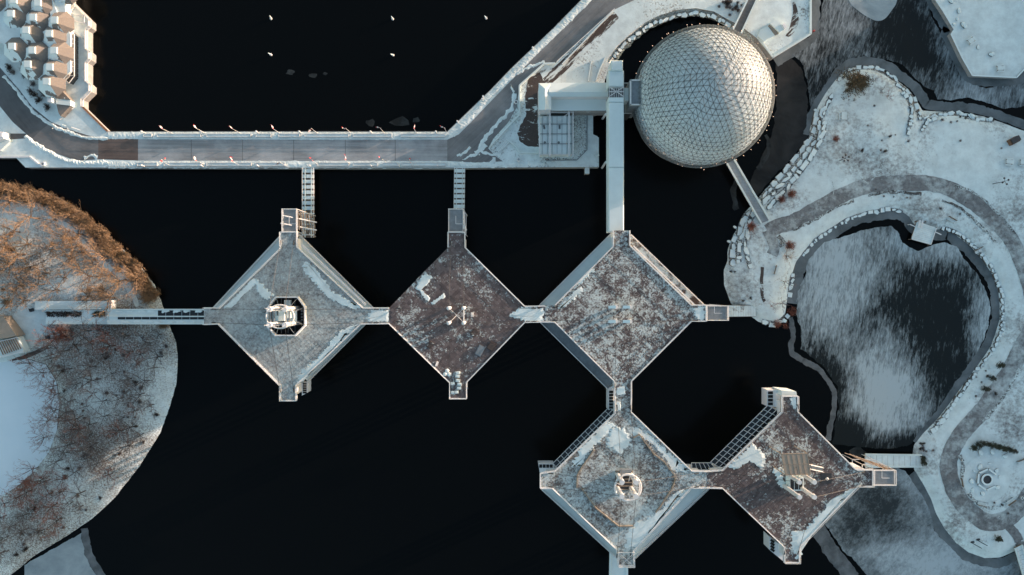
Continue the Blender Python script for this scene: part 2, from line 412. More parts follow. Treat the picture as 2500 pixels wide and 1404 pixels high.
class Terrain:
    def __init__(s, name, poly, mat_, prof, cell=0.9, rough=0.12, seed=0, holes=(), mounds=()):
        s.poly = [tuple(P(x, y, 1.0))[:2] for x, y in poly]; s.prof = prof
        A = np.array(s.poly); x0, y0 = A.min(0)-3; x1, y1 = A.max(0)+3
        nx = int((x1-x0)/cell)+2; ny = int((y1-y0)/cell)+2
        X, Y = np.meshgrid(np.linspace(x0, x1, nx), np.linspace(y0, y1, ny))
        D = s.sdf(X, Y, A)
        for h in holes: D = np.minimum(D, -s.sdf(X, Y, np.array([tuple(P(x, y, 1.0))[:2] for x, y in h])))
        rs = np.random.RandomState(seed); Z = np.interp(D, [p[0] for p in prof], [p[1] for p in prof])
        U = np.zeros_like(X)
        for k in range(9):
            f = rs.uniform(.05, .5); a = rs.uniform(0, 6.28); U += np.sin(X*f*math.cos(a)+Y*f*math.sin(a)+rs.uniform(0,6.28))/(1+f*6)
        Z += rough*U*np.clip(D/4, 0, 1) + rs.normal(0, rough*.12, X.shape)*np.clip(D/2, 0, 1)
        for (mx, my, mr, mh) in mounds:
            c = P(mx, my, 1); rr = S(mr); Z += mh*np.exp(-((X-c.x)**2+(Y-c.y)**2)/rr**2)*np.clip(D/3, 0, 1)
        s.x0, s.y0, s.dx, s.dy, s.nx, s.ny, s.Z, s.D = x0, y0, (x1-x0)/(nx-1), (y1-y0)/(ny-1), nx, ny, Z, D
        keep = D > -3.5
        idx = -np.ones(D.size, int); kf = keep.ravel(); idx[kf] = np.arange(kf.sum())
        V = np.stack([X.ravel()[kf], Y.ravel()[kf], Z.ravel()[kf]], 1)
        I = np.arange(D.size).reshape(D.shape); q = np.stack([I[:-1,:-1], I[:-1,1:], I[1:,1:], I[1:,:-1]], -1).reshape(-1,4)
        q = idx[q]; q = q[(q >= 0).all(1)]
        me = bpy.data.meshes.new(name); me.from_pydata(V.tolist(), [], q.tolist()); me.materials.append(mat_)
        me.polygons.foreach_set('use_smooth', [True]*len(me.polygons)); me.update()
        s.obj = struct(link(name, me))
    @staticmethod
    def sdf(X, Y, A):
        d2 = np.full(X.shape, 1e18); ins = np.zeros(X.shape, bool); n = len(A)
        for i in range(n):
            ax, ay = A[i]; bx_, by_ = A[(i+1) % n]; ex, ey = bx_-ax, by_-ay; L = ex*ex+ey*ey+1e-12
            t = np.clip(((X-ax)*ex+(Y-ay)*ey)/L, 0, 1); d2 = np.minimum(d2, (X-ax-t*ex)**2+(Y-ay-t*ey)**2)
            if abs(ey) > 1e-12:
                c = ((ay > Y) != (by_ > Y)) & (X < ex*(Y-ay)/ey+ax); ins ^= c
        return np.where(ins, 1, -1)*np.sqrt(d2)
    def z(s, x, y):
        u = (x-s.x0)/s.dx; v = (y-s.y0)/s.dy; i = min(max(int(u),0), s.nx-2); j = min(max(int(v),0), s.ny-2); u -= i; v -= j
        u = min(max(u,0),1); v = min(max(v,0),1)
        return float(s.Z[j,i]*(1-u)*(1-v)+s.Z[j,i+1]*u*(1-v)+s.Z[j+1,i]*(1-u)*v+s.Z[j+1,i+1]*u*v)
    def d(s, x, y):
        i = min(max(int((x-s.x0)/s.dx),0), s.nx-2); j = min(max(int((y-s.y0)/s.dy),0), s.ny-2); return float(s.D[j,i])
    def at(s, px, py, up=0.0):
        p = P(px, py, 1.8)
        for _ in range(3): p = P(px, py, s.z(p.x, p.y))
        return Vector((p.x, p.y, p.z+up))
    def zpx(s, up=0.0): return lambda px, py: s.at(px, py).z+up

# ---- east island (ring-shaped peninsula round the frozen pond)
EAST = [(1838,773),(1788,742),(1771,696),(1770,660),(1780,635),(1779,612),(1788,584),(1803,558),(1814,530),(1827,512),(1845,494),(1863,473),(1888,445),
 (1920,412),(1939,389),(1969,353),(1981,332),(1980,315),(1990,285),(1999,260),(2020,224),(2043,194),(2067,168),(2103,160),(2139,163),(2169,176),(2193,194),(2223,218),
 (2244,248),(2256,269),(2312,272),(2348,273),(2408,284),(2453,299),(2500,317),(2620,350),(2620,1330),(2500,1339),(2476,1351),(2448,1363),(2409,1365),(2369,1351),
 (2338,1327),(2310,1292),(2290,1256),(2278,1221),(2259,1185),(2237,1150),(2233,1110),(2237,1087),(2259,1059),(2294,1024),(2322,988),(2353,945),(2389,897),(2410,868),
 (2424,847),(2435,817),(2446,780),(2446,743),(2442,706),(2428,669),(2402,632),(2372,598),(2342,576),(2316,556),(2290,560),(2262,556),(2235,546),(2224,528),(2206,515),(2168,510),
 (2120,515),(2068,532),(2028,558),(1994,580),(1968,610),(1946,639),(1931,687),(1924,732),(1918,775),(1905,790),(1885,793),(1856,786)]
east = Terrain('east_island', EAST, M['snow_east'], [(-4,-2.0),(-.3,-.12),(0,.05),(1.2,.75),(2.6,1.5),(6,1.9),(20,2.3)], .85, .24, 3,
  mounds=[(2130,330,60,1.2),(2380,380,80,.8),(2210,300,30,.7),(2050,400,50,.5)])
# ---- snowy ridge added unseen east of the island, to shade the right-hand islands
ridge = Terrain('added_shade_ridge', [(2590,-260),(3300,-260),(3300,1560),(2590,1560)], M['snow_east'], [(-4,-2.0),(0,.4),(6,4),(14,10.5),(24,14.0),(60,14.5)], 2.5, .9, 12)
# ---- west island with its frozen lagoon
WEST = [(-120,440),(0,452),(60,457),(130,477),(190,512),(250,562),(300,612),(340,652),(375,697),(392,742),(408,792),(425,832),(431,872),(430,905),(426,941),(410,996),(387,1059),
 (335,1142),(276,1217),(221,1268),(158,1311),(79,1359),(25,1404),(-60,1450),(-120,1470)]
LAGOON = [(-140,885),(0,884),(60,876),(108,890),(133,930),(141,985),(135,1050),(115,1105),(80,1150),(40,1187),(0,1212),(-140,1260)]
west = Terrain('west_island', WEST, M['snow_west'], [(-4,-2.2),(-.3,-.15),(0,.05),(1.5,.55),(4,1.3),(9,2.2),(25,3.0)], .9, .25, 8, holes=[LAGOON])
struct(sheet('lagoon_ice', LAGOON and [(x*1.0+ (0 if x < 0 else 4), y) for x, y in LAGOON], .02, M['ice_lagoon']))
# ---- small island in the north-east corner, behind a sheet-pile wall
NEI = [(2250,-70),(2283,0),(2301,27),(2328,72),(2320,84),(2348,143),(2372,185),(2480,190),(2500,167),(2620,60),(2620,-70)]
struct(slab('corner_island', NEI, -2, 1.6, [M['concrete'], M['snow']]))
# ---- quays, causeway and north shore
QUAY = [(-80,-80),(165,-80),(171,0),(221,50),(221,67),(213,74),(213,121),(221,128),(221,146),(213,154),(213,200),(222,208),(222,224),(202,244),(202,262),(263,322),(263,409),(62,409),(38,384),(-80,384)]
struct(slab('west_quay', QUAY, -3, 3.0, [M['concrete'], M['snow']]))
CAUSE = [(263,322),(1092,322),(1092,411),(263,409)]
struct(slab('causeway', CAUSE, -3, 3.0, [M['concrete'], M['snow']]))
SHORE = [(1092,322),(1198,220),(1250,166),(1352,69),(1425,-5),(1500,-80),(1978,-80),(1978,85),(1886,142),(1846,92),(1812,66),(1782,50),(1743,28),(1699,20),(1654,24),(1609,38),(1573,56),(1537,84),(1507,112),(1486,140),
 (1478,160),(1476,205),(1476,262),(1462,276),(1447,280),(1447,329),(1462,336),(1462,408),(1240,409),(1092,411)]
struct(slab('north_shore', SHORE, -3, 3.0, [M['concrete'], M['snow_shore']]))
struct(slab('boat_landing', [(1428,409),(1439,409),(1439,424),(1428,424)], -2, 2.2, [M['concrete'], M['snow']]))
# moat bank of gravel below the north shore
mo = spline([(1478,160),(1486,140),(1507,112),(1537,84),(1573,56),(1609,38),(1654,24),(1699,20),(1743,28),(1782,50),(1812,66),(1846,92)], 5)
mi_ = spline([(1496,166),(1506,150),(1527,126),(1554,98),(1586,74),(1616,58),(1656,46),(1697,42),(1736,48),(1766,64),(1800,84),(1838,106)], 5)
def resamp(pts, n):
    L = [0]
    for i in range(1, len(pts)): L.append(L[-1]+math.hypot(pts[i][0]-pts[i-1][0], pts[i][1]-pts[i-1][1]))
    out = []; j = 0
    for k in range(n):
        t = L[-1]*k/(n-1)
        while j < len(L)-2 and L[j+1] < t: j += 1
        u = (t-L[j])/max(1e-6, L[j+1]-L[j]); out.append((pts[j][0]+(pts[j+1][0]-pts[j][0])*u, pts[j][1]+(pts[j+1][1]-pts[j][1])*u))
    return out
A_, B_ = resamp(mo, 90), jit(resamp(mi_, 90), 2.0, 4); bb = MB(); vs_ = []
rr = random.Random(2)
for i in range(90):
    for k in range(6):
        t = k/5; zz = 2.7*(1-t)-.25*t+rr.uniform(-.12,.12)*(0 < k < 5); x = A_[i][0]*(1-t)+B_[i][0]*t; y = A_[i][1]*(1-t)+B_[i][1]*t; vs_.append(P(x, y, zz))
bb.add(vs_, [(i*6+k, i*6+k+1, i*6+k+7, i*6+k+6) for i in range(89) for k in range(5)])
o = struct(bb.build('gravel_bank', M['gravel']))
if sum(p.normal.z for p in o.data.polygons) < 0: o.data.flip_normals()

# ---- ice sheets on the water
struct(sheet('channel_ice', jit(linear([(2009,-60),(2009,0),(1999,60),(1996,93),(1960,122),(1933,132),(1955,150),(1965,175),(1972,203),(1976,240),(1980,268),(1990,240),(1999,230),(2017,203),(2035,170),(2067,146),(2109,136),(2169,146),(2205,158),
 (2229,185),(2259,212),(2280,221),(2289,242),(2325,245),(2366,239),(2408,251),(2450,265),(2500,260),(2600,270),(2600,205),(2492,206),(2408,215),(2369,206),(2348,191),(2327,149),(2304,98),(2277,45),(2262,0),(2255,-60)],4,True), 1.6, 5), .07, M['ice_north']))
struct(sheet('ice_tongue', spline([(2068,-60),(2072,0),(2098,28),(2125,45),(2142,51),(2160,46),(2178,24),(2190,0),(2192,-60)],5), .10, M['ice_smooth']))
POND = [(1968,665),(1972,636),(2009,593),(2046,582),(2094,565),(2140,556),(2176,552),(2191,565),(2202,591),(2242,613),(2268,602),(2305,591),(2335,602),(2357,635),(2387,672),(2409,713),(2418,750),(2413,795),(2402,832),(2380,869),
 (2353,905),(2314,960),(2282,1008),(2247,1051),(2225,1085),(2170,1096),(2100,1092),(2033,1085),(2039,1040),(2048,995),(2044,945),(2012,898),(1978,868),(1956,852),(1954,800),(1944,765),(1947,715)]
struct(sheet('pond_ice', jit(linear(POND,4,True), 1.8, 6), .07, M['ice_pond']))
struct(sheet('south_ice', jit(linear([(2100,1175),(2150,1155),(2186,1142),(2211,1150),(2227,1177),(2255,1213),(2274,1260),(2282,1296),(2310,1327),(2346,1363),(2393,1383),(2440,1387),(2480,1371),(2500,1355),(2600,1350),(2600,1470),(2150,1470),(2117,1404),(2093,1375),(2057,1343),(2038,1312),(2014,1280),(2040,1230)],4,True), 1.8, 7), .07, M['ice_south']))
struct(sheet('moat_ice', jit(linear([(1895,150),(1928,140),(1955,165),(1968,205),(1972,270),(1985,300),(1970,340),(1925,395),(1880,440),(1850,478),(1830,450),(1860,380),(1885,330),(1897,250)],5,True), 2.5, 9), .03, M['ice_dark']))
def band(name, line, w0, w1, z, mat_, sm=True, seed=1, jt=1.5):
    c = spline(line, 4) if sm else linear(line, 4)
    return struct(ribbon(name, jit(offset(c, w0), jt, seed), jit(offset(c, w1), jt*1.3, seed+3), z, mat_))
band('shore_ice', [(1982,332),(1992,285),(2001,258),(2022,222),(2045,192),(2069,166),(2103,158),(2139,161),(2171,174),(2195,192),(2225,216),(2247,246),(2262,264),(2312,269),(2348,270),(2408,281),(2453,296),(2510,316)], 3, -20, .04, M['ice_band'])
band('shore_ice', [(1924,740),(1931,687),(1946,639),(1968,610),(1994,580),(2028,558),(2068,532),(2120,515),(2168,510),(2206,515),(2226,530),(2236,548),(2262,558),(2290,562),(2316,557),(2342,577),(2372,599),(2402,633),(2428,670),(2442,706),(2446,743),(2446,780),(2435,817),(2424,847),(2389,897),(2353,945),(2322,988),(2294,1024),(2259,1059),(2240,1085)], -3, 26, .04, M['ice_band'])
band('shore_ice', [(2233,1150),(2259,1185),(2278,1221),(2290,1256),(2310,1292),(2338,1327),(2369,1351),(2409,1365),(2448,1363),(2476,1351),(2510,1338)], -3, 24, .04, M['ice_band'])
band('shore_ice', [(2262,-20),(2283,0),(2301,27),(2328,72),(2320,84),(2348,143),(2372,186),(2480,191),(2510,160)], -3, 24, .045, M['ice_band'], False)
band('shore_ice', [(1978,-40),(1978,85),(1886,142)], -2, -24, .045, M['ice_band'], False)
band('ice_ribbon', [(1929,775),(1934,800),(1935,825),(1931,845),(1934,862),(1961,882),(1994,897),(2012,918),(2034,952),(2036,992),(2028,1035),(2022,1075)], -7, 6, .05, M['ice_ribbon'])
band('ice_ribbon', [(1990,1285),(2012,1325),(2040,1365),(2080,1415)], -22, 14, .05, M['ice_ribbon'])
band('ice_ribbon', [(1868,330),(1877,350),(1873,378),(1862,398),(1850,412)], -5, 4, .05, M['ice_floe'])
band('ice_ribbon', [(1797,440),(1790,470),(1795,500),(1799,512)], -7, 6, .05, M['ice_floe'])
band('ice_ribbon', [(206,1290),(212,1330),(222,1362),(250,1410)], -9, 10, .05, M['ice_ribbon'])
struct(sheet('ice_sheet', jit(spline([(60,1380),(120,1345),(180,1312),(202,1300),(205,1330),(215,1370),(238,1410),(240,1460),(60,1460)],5), 1.5, 3), .04, M['ice_smooth']))
for i, (x, y, r) in enumerate([(709,176,13),(765,184,11),(793,180,7),(905,300,15),(978,299,24),(1016,294,13),(2092,1105,22)]):
    rr = random.Random(i+40); pts = [(x+r*rr.uniform(.6,1.2)*math.cos(t*PI/5), y+r*rr.uniform(.35,.75)*math.sin(t*PI/5)) for t in range(10)]
    struct(sheet('ice_floe', pts, .035, M['ice_floe']))

# ---- roads
ZR = 3.012
struct(sheet('road', [(-60,80),(0,165),(12,179),(47,219),(78,260),(125,298),(100,318),(75,342),(63,326),(31,298),(0,260),(-60,200)], ZR, M['road_west']))
struct(sheet('road', [(125,298),(172,317),(219,332),(240,335),(240,389),(200,392),(176,389),(141,376),(103,357),(75,342),(100,318)], ZR, M['road_bend']))
struct(sheet('road', [(240,335),(337,340),(337,392),(240,389)], ZR, M['road_rust']))
struct(sheet('road', [(337,340),(700,341),(1092,341),(1092,393),(700,393),(337,392)], ZR, M['road_deck']))
struct(sheet('road', [(1092,341),(1120,328),(1150,298),(1210,235),(1262,182),(1441,5),(1500,-60),(1610,-60),(1549,0),(1495,26),(1355,155),(1328,155),(1268,209),(1262,262),(1240,300),(1205,338),(1192,362),(1208,380),(1228,394),(1160,397),(1092,393)], ZR, M['road_east']))
struct(sheet('road', [(-20,320),(22,326),(64,326),(62,338),(22,341),(-20,336)], ZR+.005, M['road_west']))
# joints across the causeway deck
for x in (466,591,716,842,964):
    struct(sheet('road_joint', [(x,341.5),(x+2,341.5),(x+2,392.5),(x,392.5)], ZR+.006, M['road_east']))
# patchy paths on the north shore
struct(sheet('path', [(1290,190),(1320,172),(1352,165),(1500,30),(1512,44),(1375,180),(1345,205),(1335,235),(1312,205)], 3.011, M['brown_ramp']))
struct(sheet('path', jit(linear([(1290,192),(1318,176),(1330,205),(1316,240),(1314,300),(1316,360),(1290,358),(1268,345),(1262,325),(1284,280),(1282,235)],4,True), 1.6, 2), 3.015, M['brown_path']))
struct(sheet('path', [(1455,70),(1498,28),(1506,36),(1392,152),(1372,160)], 3.016, M['brown_ramp']))
struct(sheet('garden_bed', [(1455,200),(1478,150),(1490,155),(1474,205)], 3.02, M['moss_bank']))
struct(sheet('walkway', [(1399,385),(1399,280),(1432,280),(1432,365),(1408,390),(1330,392),(1330,386)], 3.014, M['gravel']))
struct(sheet('walkway', [(1448,282),(1448,328),(1459,333),(1459,405),(1340,405),(1340,395),(1410,394),(1436,368),(1436,282)], 3.018, M['snow']))
# quay below the steps (lower left)
struct(slab('quay_steps', [(40,385),(75,383),(105,407),(64,409)], -2, 2.4, [M['concrete'], M['snow']]))
# east island paths draped on the ground
def drape(name, line, w, mat_, seed, terr=east, up=.05, rows=6, jt=1.2):
    c = spline(line, 5); return struct(ribbon(name, jit(offset(c, -w/2), jt, seed), jit(offset(c, w/2), jt, seed+2), terr.zpx(up), mat_, None, rows))
drape('path', [(1876,566),(1900,552),(1935,543),(2002,506),(2065,473),(2120,454),(2187,447),(2250,447),(2306,456),(2361,484),(2417,528),(2465,580),(2491,632),(2512,690),(2525,760)], 38, M['path'], 21)
drape('path', [(2525,790),(2505,830),(2490,858),(2464,909),(2432,956),(2393,1008),(2354,1051),(2326,1095),(2316,1134),(2323,1178),(2344,1221),(2377,1256),(2413,1276),(2452,1270),(2484,1247),(2505,1220),(2525,1195)], 42, M['path'], 22)
drape('path', [(1874,562),(1884,585),(1890,605),(1884,622)], 26, M['path'], 23, up=.06)
drape('path', [(2462,1285),(2480,1305),(2492,1330),(2496,1345)], 22, M['path'], 24, up=.06)
drape('path', [(1862,652),(1859,690),(1862,725),(1868,735)], 8, M['brown_path'], 25)
drape('path', [(268,590),(300,655),(318,700),(335,748)], 10, M['snow'], 26, west, .06)
drape('path', [(108,532),(150,545),(175,560),(200,590),(240,630),(268,655),(300,680),(322,720)], 13, M['snow'], 27, west, .07)
drape('walkway', [(-20,860),(20,845),(70,790),(90,745)], 85, M['snow'], 28, west, .09)
drape('path', [(30,882),(70,868),(105,852),(125,845)], 10, M['brown_path'], 29, west, .12)

for i, ln in enumerate(([(2135,385),(2146,410),(2166,432)],[(2142,378),(2152,402),(2176,426)],[(2030,440),(2036,460),(2034,476)],[(2160,384),(2150,415),(2128,440)],[(2090,420),(2102,436),(2120,448)])):
    drape('tyre_track', ln, 1.8, M['gravel'], 80+i, east, .06, 1, .3)
for i, (ln, w) in enumerate((([(1935,562),(1985,540),(2040,508),(2085,490)], 5),([(2120,478),(2160,470),(2210,470),(2250,474)], 7),([(2300,490),(2340,505),(2390,548),(2430,590)], 6),([(2330,452),(2385,474),(2440,525),(2480,570)], 4),
    ([(2490,900),(2462,950),(2430,995),(2400,1030)], 7),([(2385,880),(2370,915),(2340,960)], 3),([(2345,1110),(2350,1140),(2348,1165)], 9),([(2365,1205),(2390,1232),(2430,1240),(2460,1225)], 8),([(1900,575),(1912,590),(1902,600)], 10))):
    drape('weed_verge', ln, w, M['rock_bed'], 95+i, east, .08, 2, 2.2)
# ---- ploughed snow banks
bank('snow_bank', [(264,331),(500,331),(800,332),(1092,331)], 18, 3.005, .12, 1, jitter=1.3)
bank('snow_bank', [(264,402),(500,402),(800,402),(1092,402)], 18, 3.005, .12, 2, jitter=1.3)
bank('snow_bank', [(1094,331),(1112,322),(1205,226),(1260,172),(1358,74),(1432,2),(1490,-55)], 16, 3.01, .14, 3)
bank('snow_bank', [(1092,402),(1160,403),(1240,402),(1330,400)], 12, 3.02, .18, 4)
bank('snow_bank', [(62,330),(80,348),(105,364),(142,384),(178,396),(215,399),(264,398)], 12, 3.02, .3, 5, smooth=True)
bank('snow_bank', [(8,185),(44,225),(76,266),(122,304),(172,324),(220,337),(264,339)], 8, 3.02, .2, 6, smooth=True)
for i, (pts, w) in enumerate([([(1256,228),(1250,262),(1236,280),(1216,300),(1196,322),(1180,345),(1170,362)],9),([(1185,352),(1168,368),(1160,374)],11),([(1172,370),(1195,376),(1222,380)],7),([(1115,380),(1135,372),(1148,358)],7),
    ([(1128,390),(1150,380),(1172,378)],4),([(1193,400),(1204,392),(1206,384)],9),([(1248,205),(1256,235)],5),([(205,386),(222,381),(238,384)],9),([(150,306),(160,312)],10),([(1262,180),(1300,160),(1330,152)],6)]):
    bank('snow_patch', pts, w, 3.02, .10, 30+i, jitter=2.6, smooth=True)

# ================================================================== DOME THEATRE
DC = Vector((51.05, 51.05, 16.0)); DR = 18.65
dome = thing('dome_theatre', 'huge pale spherical lattice dome standing in the water beside the long white bridge', 'dome', (DC.x, DC.y, 0))
step = R_(4.55); NMAX = 78; KMAX = 26
rings = [[Vector((0,0,1))]]; angs = [[0.0]]
for k in range(1, KMAX+1):
    n = min(6*k, NMAX); off = 0.0 if 6*k <= NMAX else (k % 2)*PI/n
    a = [off+2*PI*i/n for i in range(n)]; th = step*k
    rings.append([Vector((math.sin(th)*math.cos(t), math.sin(th)*math.sin(t), math.cos(th))) for t in a]); angs.append(a)
tris = []; edges = set()
def nid(k, i): return (k, i % len(rings[k]))
for k in range(KMAX):
    A, B = rings[k], rings[k+1]; na, nb = len(A), len(B)
    if na == 1:
        for j in range(nb): tris.append((nid(0,0), nid(1,j), nid(1,j+1)))
        continue
    i = j = 0
    while i < na or j < nb:
        ta = angs[k][i % na]+2*PI*(i//na); tb = angs[k+1][j % nb]+2*PI*(j//nb)
        ta1 = angs[k][(i+1) % na]+2*PI*((i+1)//na); tb1 = angs[k+1][(j+1) % nb]+2*PI*((j+1)//nb)
        if i < na and (j >= nb or ta1 <= tb1-1e-9 or (abs(ta1-tb1) < 1e-9 and False)):
            tris.append((nid(k,i), nid(k+1,j), nid(k,i+1))); i += 1
        else:
            tris.append((nid(k,i), nid(k+1,j), nid(k+1,j+1))); j += 1
for t in tris:
    for q in range(3):
        e = tuple(sorted((t[q], t[(q+1) % 3]))); edges.add(e)
pt = lambda nd, r: DC + rings[nd[0]][nd[1]]*r
# backing shell that closes the gaps between the panels
b = MB(); nu, nv = 72, 40; vs_ = [DC+Vector((0,0,DR-.86))]
for j in range(1, nv+1):
    th = R_(121)*j/nv
    for i in range(nu): vs_.append(DC+Vector((math.sin(th)*math.cos(2*PI*i/nu), math.sin(th)*math.sin(2*PI*i/nu), math.cos(th)))*(DR-.86))
fs = [(0,1+i,1+(i+1)%nu) for i in range(nu)]
for j in range(nv-1):
    for i in range(nu): a = 1+j*nu+i; c = 1+j*nu+(i+1)%nu; fs.append((a, a+nu, c+nu, c))
b.add(vs_, fs); b.build('inner_shell', M['grey_steel'], dome, True)
def panel(mb, t, r=DR-.72, inset=.035, th=.07):
    p = [pt(q, r) for q in t]; c = (p[0]+p[1]+p[2])/3; nrm = (c-DC).normalized()
    p = [q+(c-q)*inset*1.6 for q in p]
    if (p[1]-p[0]).cross(p[2]-p[0]).dot(nrm) < 0: p = [p[0],p[2],p[1]]
    mb.frustum([q-nrm*th for q in p], p)
tris.sort(key=lambda t: -sum(rings[q[0]][q[1]].z for q in t))
for t in tris[:300]:
    b = MB(); panel(b, t); b.build('panel', M['dome_panel'], dome)
b = MB()
for t in tris[300:]: panel(b, t)
stuff(b.build('outer_panels', M['dome_panel'], dome))
b = MB()
for e in sorted(edges):
    top = max(e[0][0], e[1][0]); r = .075 if top < 7 else (.064 if top < 14 else .044)
    b.tube(pt(e[0], DR), pt(e[1], DR), r, r, 4, 0, False)
stuff(b.build('lattice_struts', M['dome_frame'], dome))
b = MB()
for k in range(0, KMAX, 1):
    for i in range(len(rings[k])):
        if k == 0 or (i+k) % 2 == 0: b.tube(pt((k,i), DR), pt((k,i), DR-.75), .05, .05, 3, 0, False)
        b.ball(pt((k,i), DR+.02), .15 if k < 15 else .09, 5, 3)
stuff(b.build('lattice_nodes', M['dark_steel'], dome))
# warm marker bulbs on short stalks round the widest part
bm_, bb_ = new_mat('bulb_glow', .3); bb_.inputs['Emission Color'].default_value = (1,.62,.42,1); bb_.inputs['Emission Strength'].default_value = 1.0
bb_.inputs['Base Color'].default_value = (.8,.7,.6,1)
rr = random.Random(11)
for i in range(58):
    a = 2*PI*(i+rr.uniform(-.25,.25))/58; th = R_(80+rr.uniform(-9,10))
    d = Vector((math.sin(th)*math.cos(a), math.sin(th)*math.sin(a), math.cos(th)))
    if math.cos(a-R_(186)) > .97: continue
    b = MB(); b.tube(DC+d*DR, DC+d*(DR+.6), .04, .04, 4); b.ball(DC+d*(DR+.66), .075, 6, 4, 1, 1)
    b.build('marker_bulb', [M['dark_steel'], bm_], dome)
b = MB(); b.tube((DC.x,DC.y,-2),(DC.x,DC.y,8.2), 15.2, 16.2, 48); b.build('base_drum', M['concrete'], dome)
b = MB(); c = P(1551,226,21); b.box((c.x, c.y, 13.5), (S(26,21), S(62,21), 15)); o = b.build('entrance_block', M['grey_steel'], dome)
b = MB()
for dx, dy, sx, sy in ((-1.25,0,.35,6.7),(.0,3.2,2.8,.35),(0,-3.2,2.8,.35)): b.box((c.x+dx, c.y+dy, 21.15), (sx, sy, .3))
b.build('entrance_parapet', M['white_steel'], dome)

# ================================================================== PAVILION PODS
ZD = 22.0; ZL = 17.6
def deck_mat(seed, cover, dark, dark2, big=.10, bigamt=.2, soft=.03, centre=(0,0), q=.86, tile=.13, frost=.88):
    """frosted pavers: each paver keeps its own share of snow (cells of the paving grid), worn by a fine noise"""
    m, b = new_mat('pod_deck', .8, 0, .25); n, l = nodes(m); c = P(*centre, ZD); v0 = pos(n, l); ofs = (seed*9.3, seed*4.1, 0)
    sh = n.new('ShaderNodeMapping'); sh.inputs['Location'].default_value = (-c.x, -c.y, 0); g = n.new('ShaderNodeNewGeometry'); l.new(g.outputs['Position'], sh.inputs['Vector'])
    ro = n.new('ShaderNodeMapping'); ro.inputs['Rotation'].default_value = (0, 0, -PI/4); l.new(sh.outputs[0], ro.inputs['Vector'])
    sc_ = n.new('ShaderNodeMapping'); sc_.inputs['Scale'].default_value = (1/q, 1/q, 0); l.new(ro.outputs[0], sc_.inputs['Vector'])
    vo = n.new('ShaderNodeTexVoronoi'); vo.voronoi_dimensions = '2D'; vo.inputs['Scale'].default_value = 1.0; vo.inputs['Randomness'].default_value = 0.0; l.new(sc_.outputs[0], vo.inputs['Vector'])
    sp = n.new('ShaderNodeSeparateColor'); l.new(vo.outputs['Color'], sp.inputs[0]); cell = sp.outputs[0]; cell2 = sp.outputs[1]
    f = noise(n, l, pos(n, l, (1,1,1), 0, ofs), 1.9, 7, .74); gb = noise(n, l, pos(n, l, (1,1,1), 0, ofs), big, 3, .5); gm = noise(n, l, pos(n, l, (1,1,1), 0, ofs), .38, 4, .6)
    t = mth(n, l, 'ADD', f, mth(n, l, 'MULTIPLY', mth(n, l, 'SUBTRACT', cell, .5), tile))
    t = mth(n, l, 'ADD', t, mth(n, l, 'MULTIPLY', mth(n, l, 'SUBTRACT', gb, .5), bigamt*2.6))
    t = mth(n, l, 'ADD', t, mth(n, l, 'MULTIPLY', mth(n, l, 'SUBTRACT', gm, .5), .42))
    k = ramp(n, l, t, (1-cover)-soft, (1-cover)+soft)
    dn = noise(n, l, v0, 1.1, 5, .7); dd = mth(n, l, 'ADD', mth(n, l, 'MULTIPLY', dn, .6), mth(n, l, 'MULTIPLY', cell2, .4))
    dc = mix(n, l, ramp(n, l, dd, .25, .75), tuple(x*.7 for x in dark), dark2)
    s1 = noise(n, l, v0, .9, 6, .65); sc = mix(n, l, ramp(n, l, s1, .3, .7), tuple(x*.68*frost for x in SNOW), tuple(x*frost for x in SNOW))
    l.new(mix(n, l, k, dc, sc), b.inputs['Base Color']); bump(n, l, b, mth(n, l, 'ADD', f, k), .35, .1); return m
BR = (.108,.082,.080); BR2 = (.160,.128,.124); GR = (.12,.105,.098); GR2 = (.20,.175,.16)
def in_any(x, y, polys): return any(inpoly(x, y, q) for q in polys)
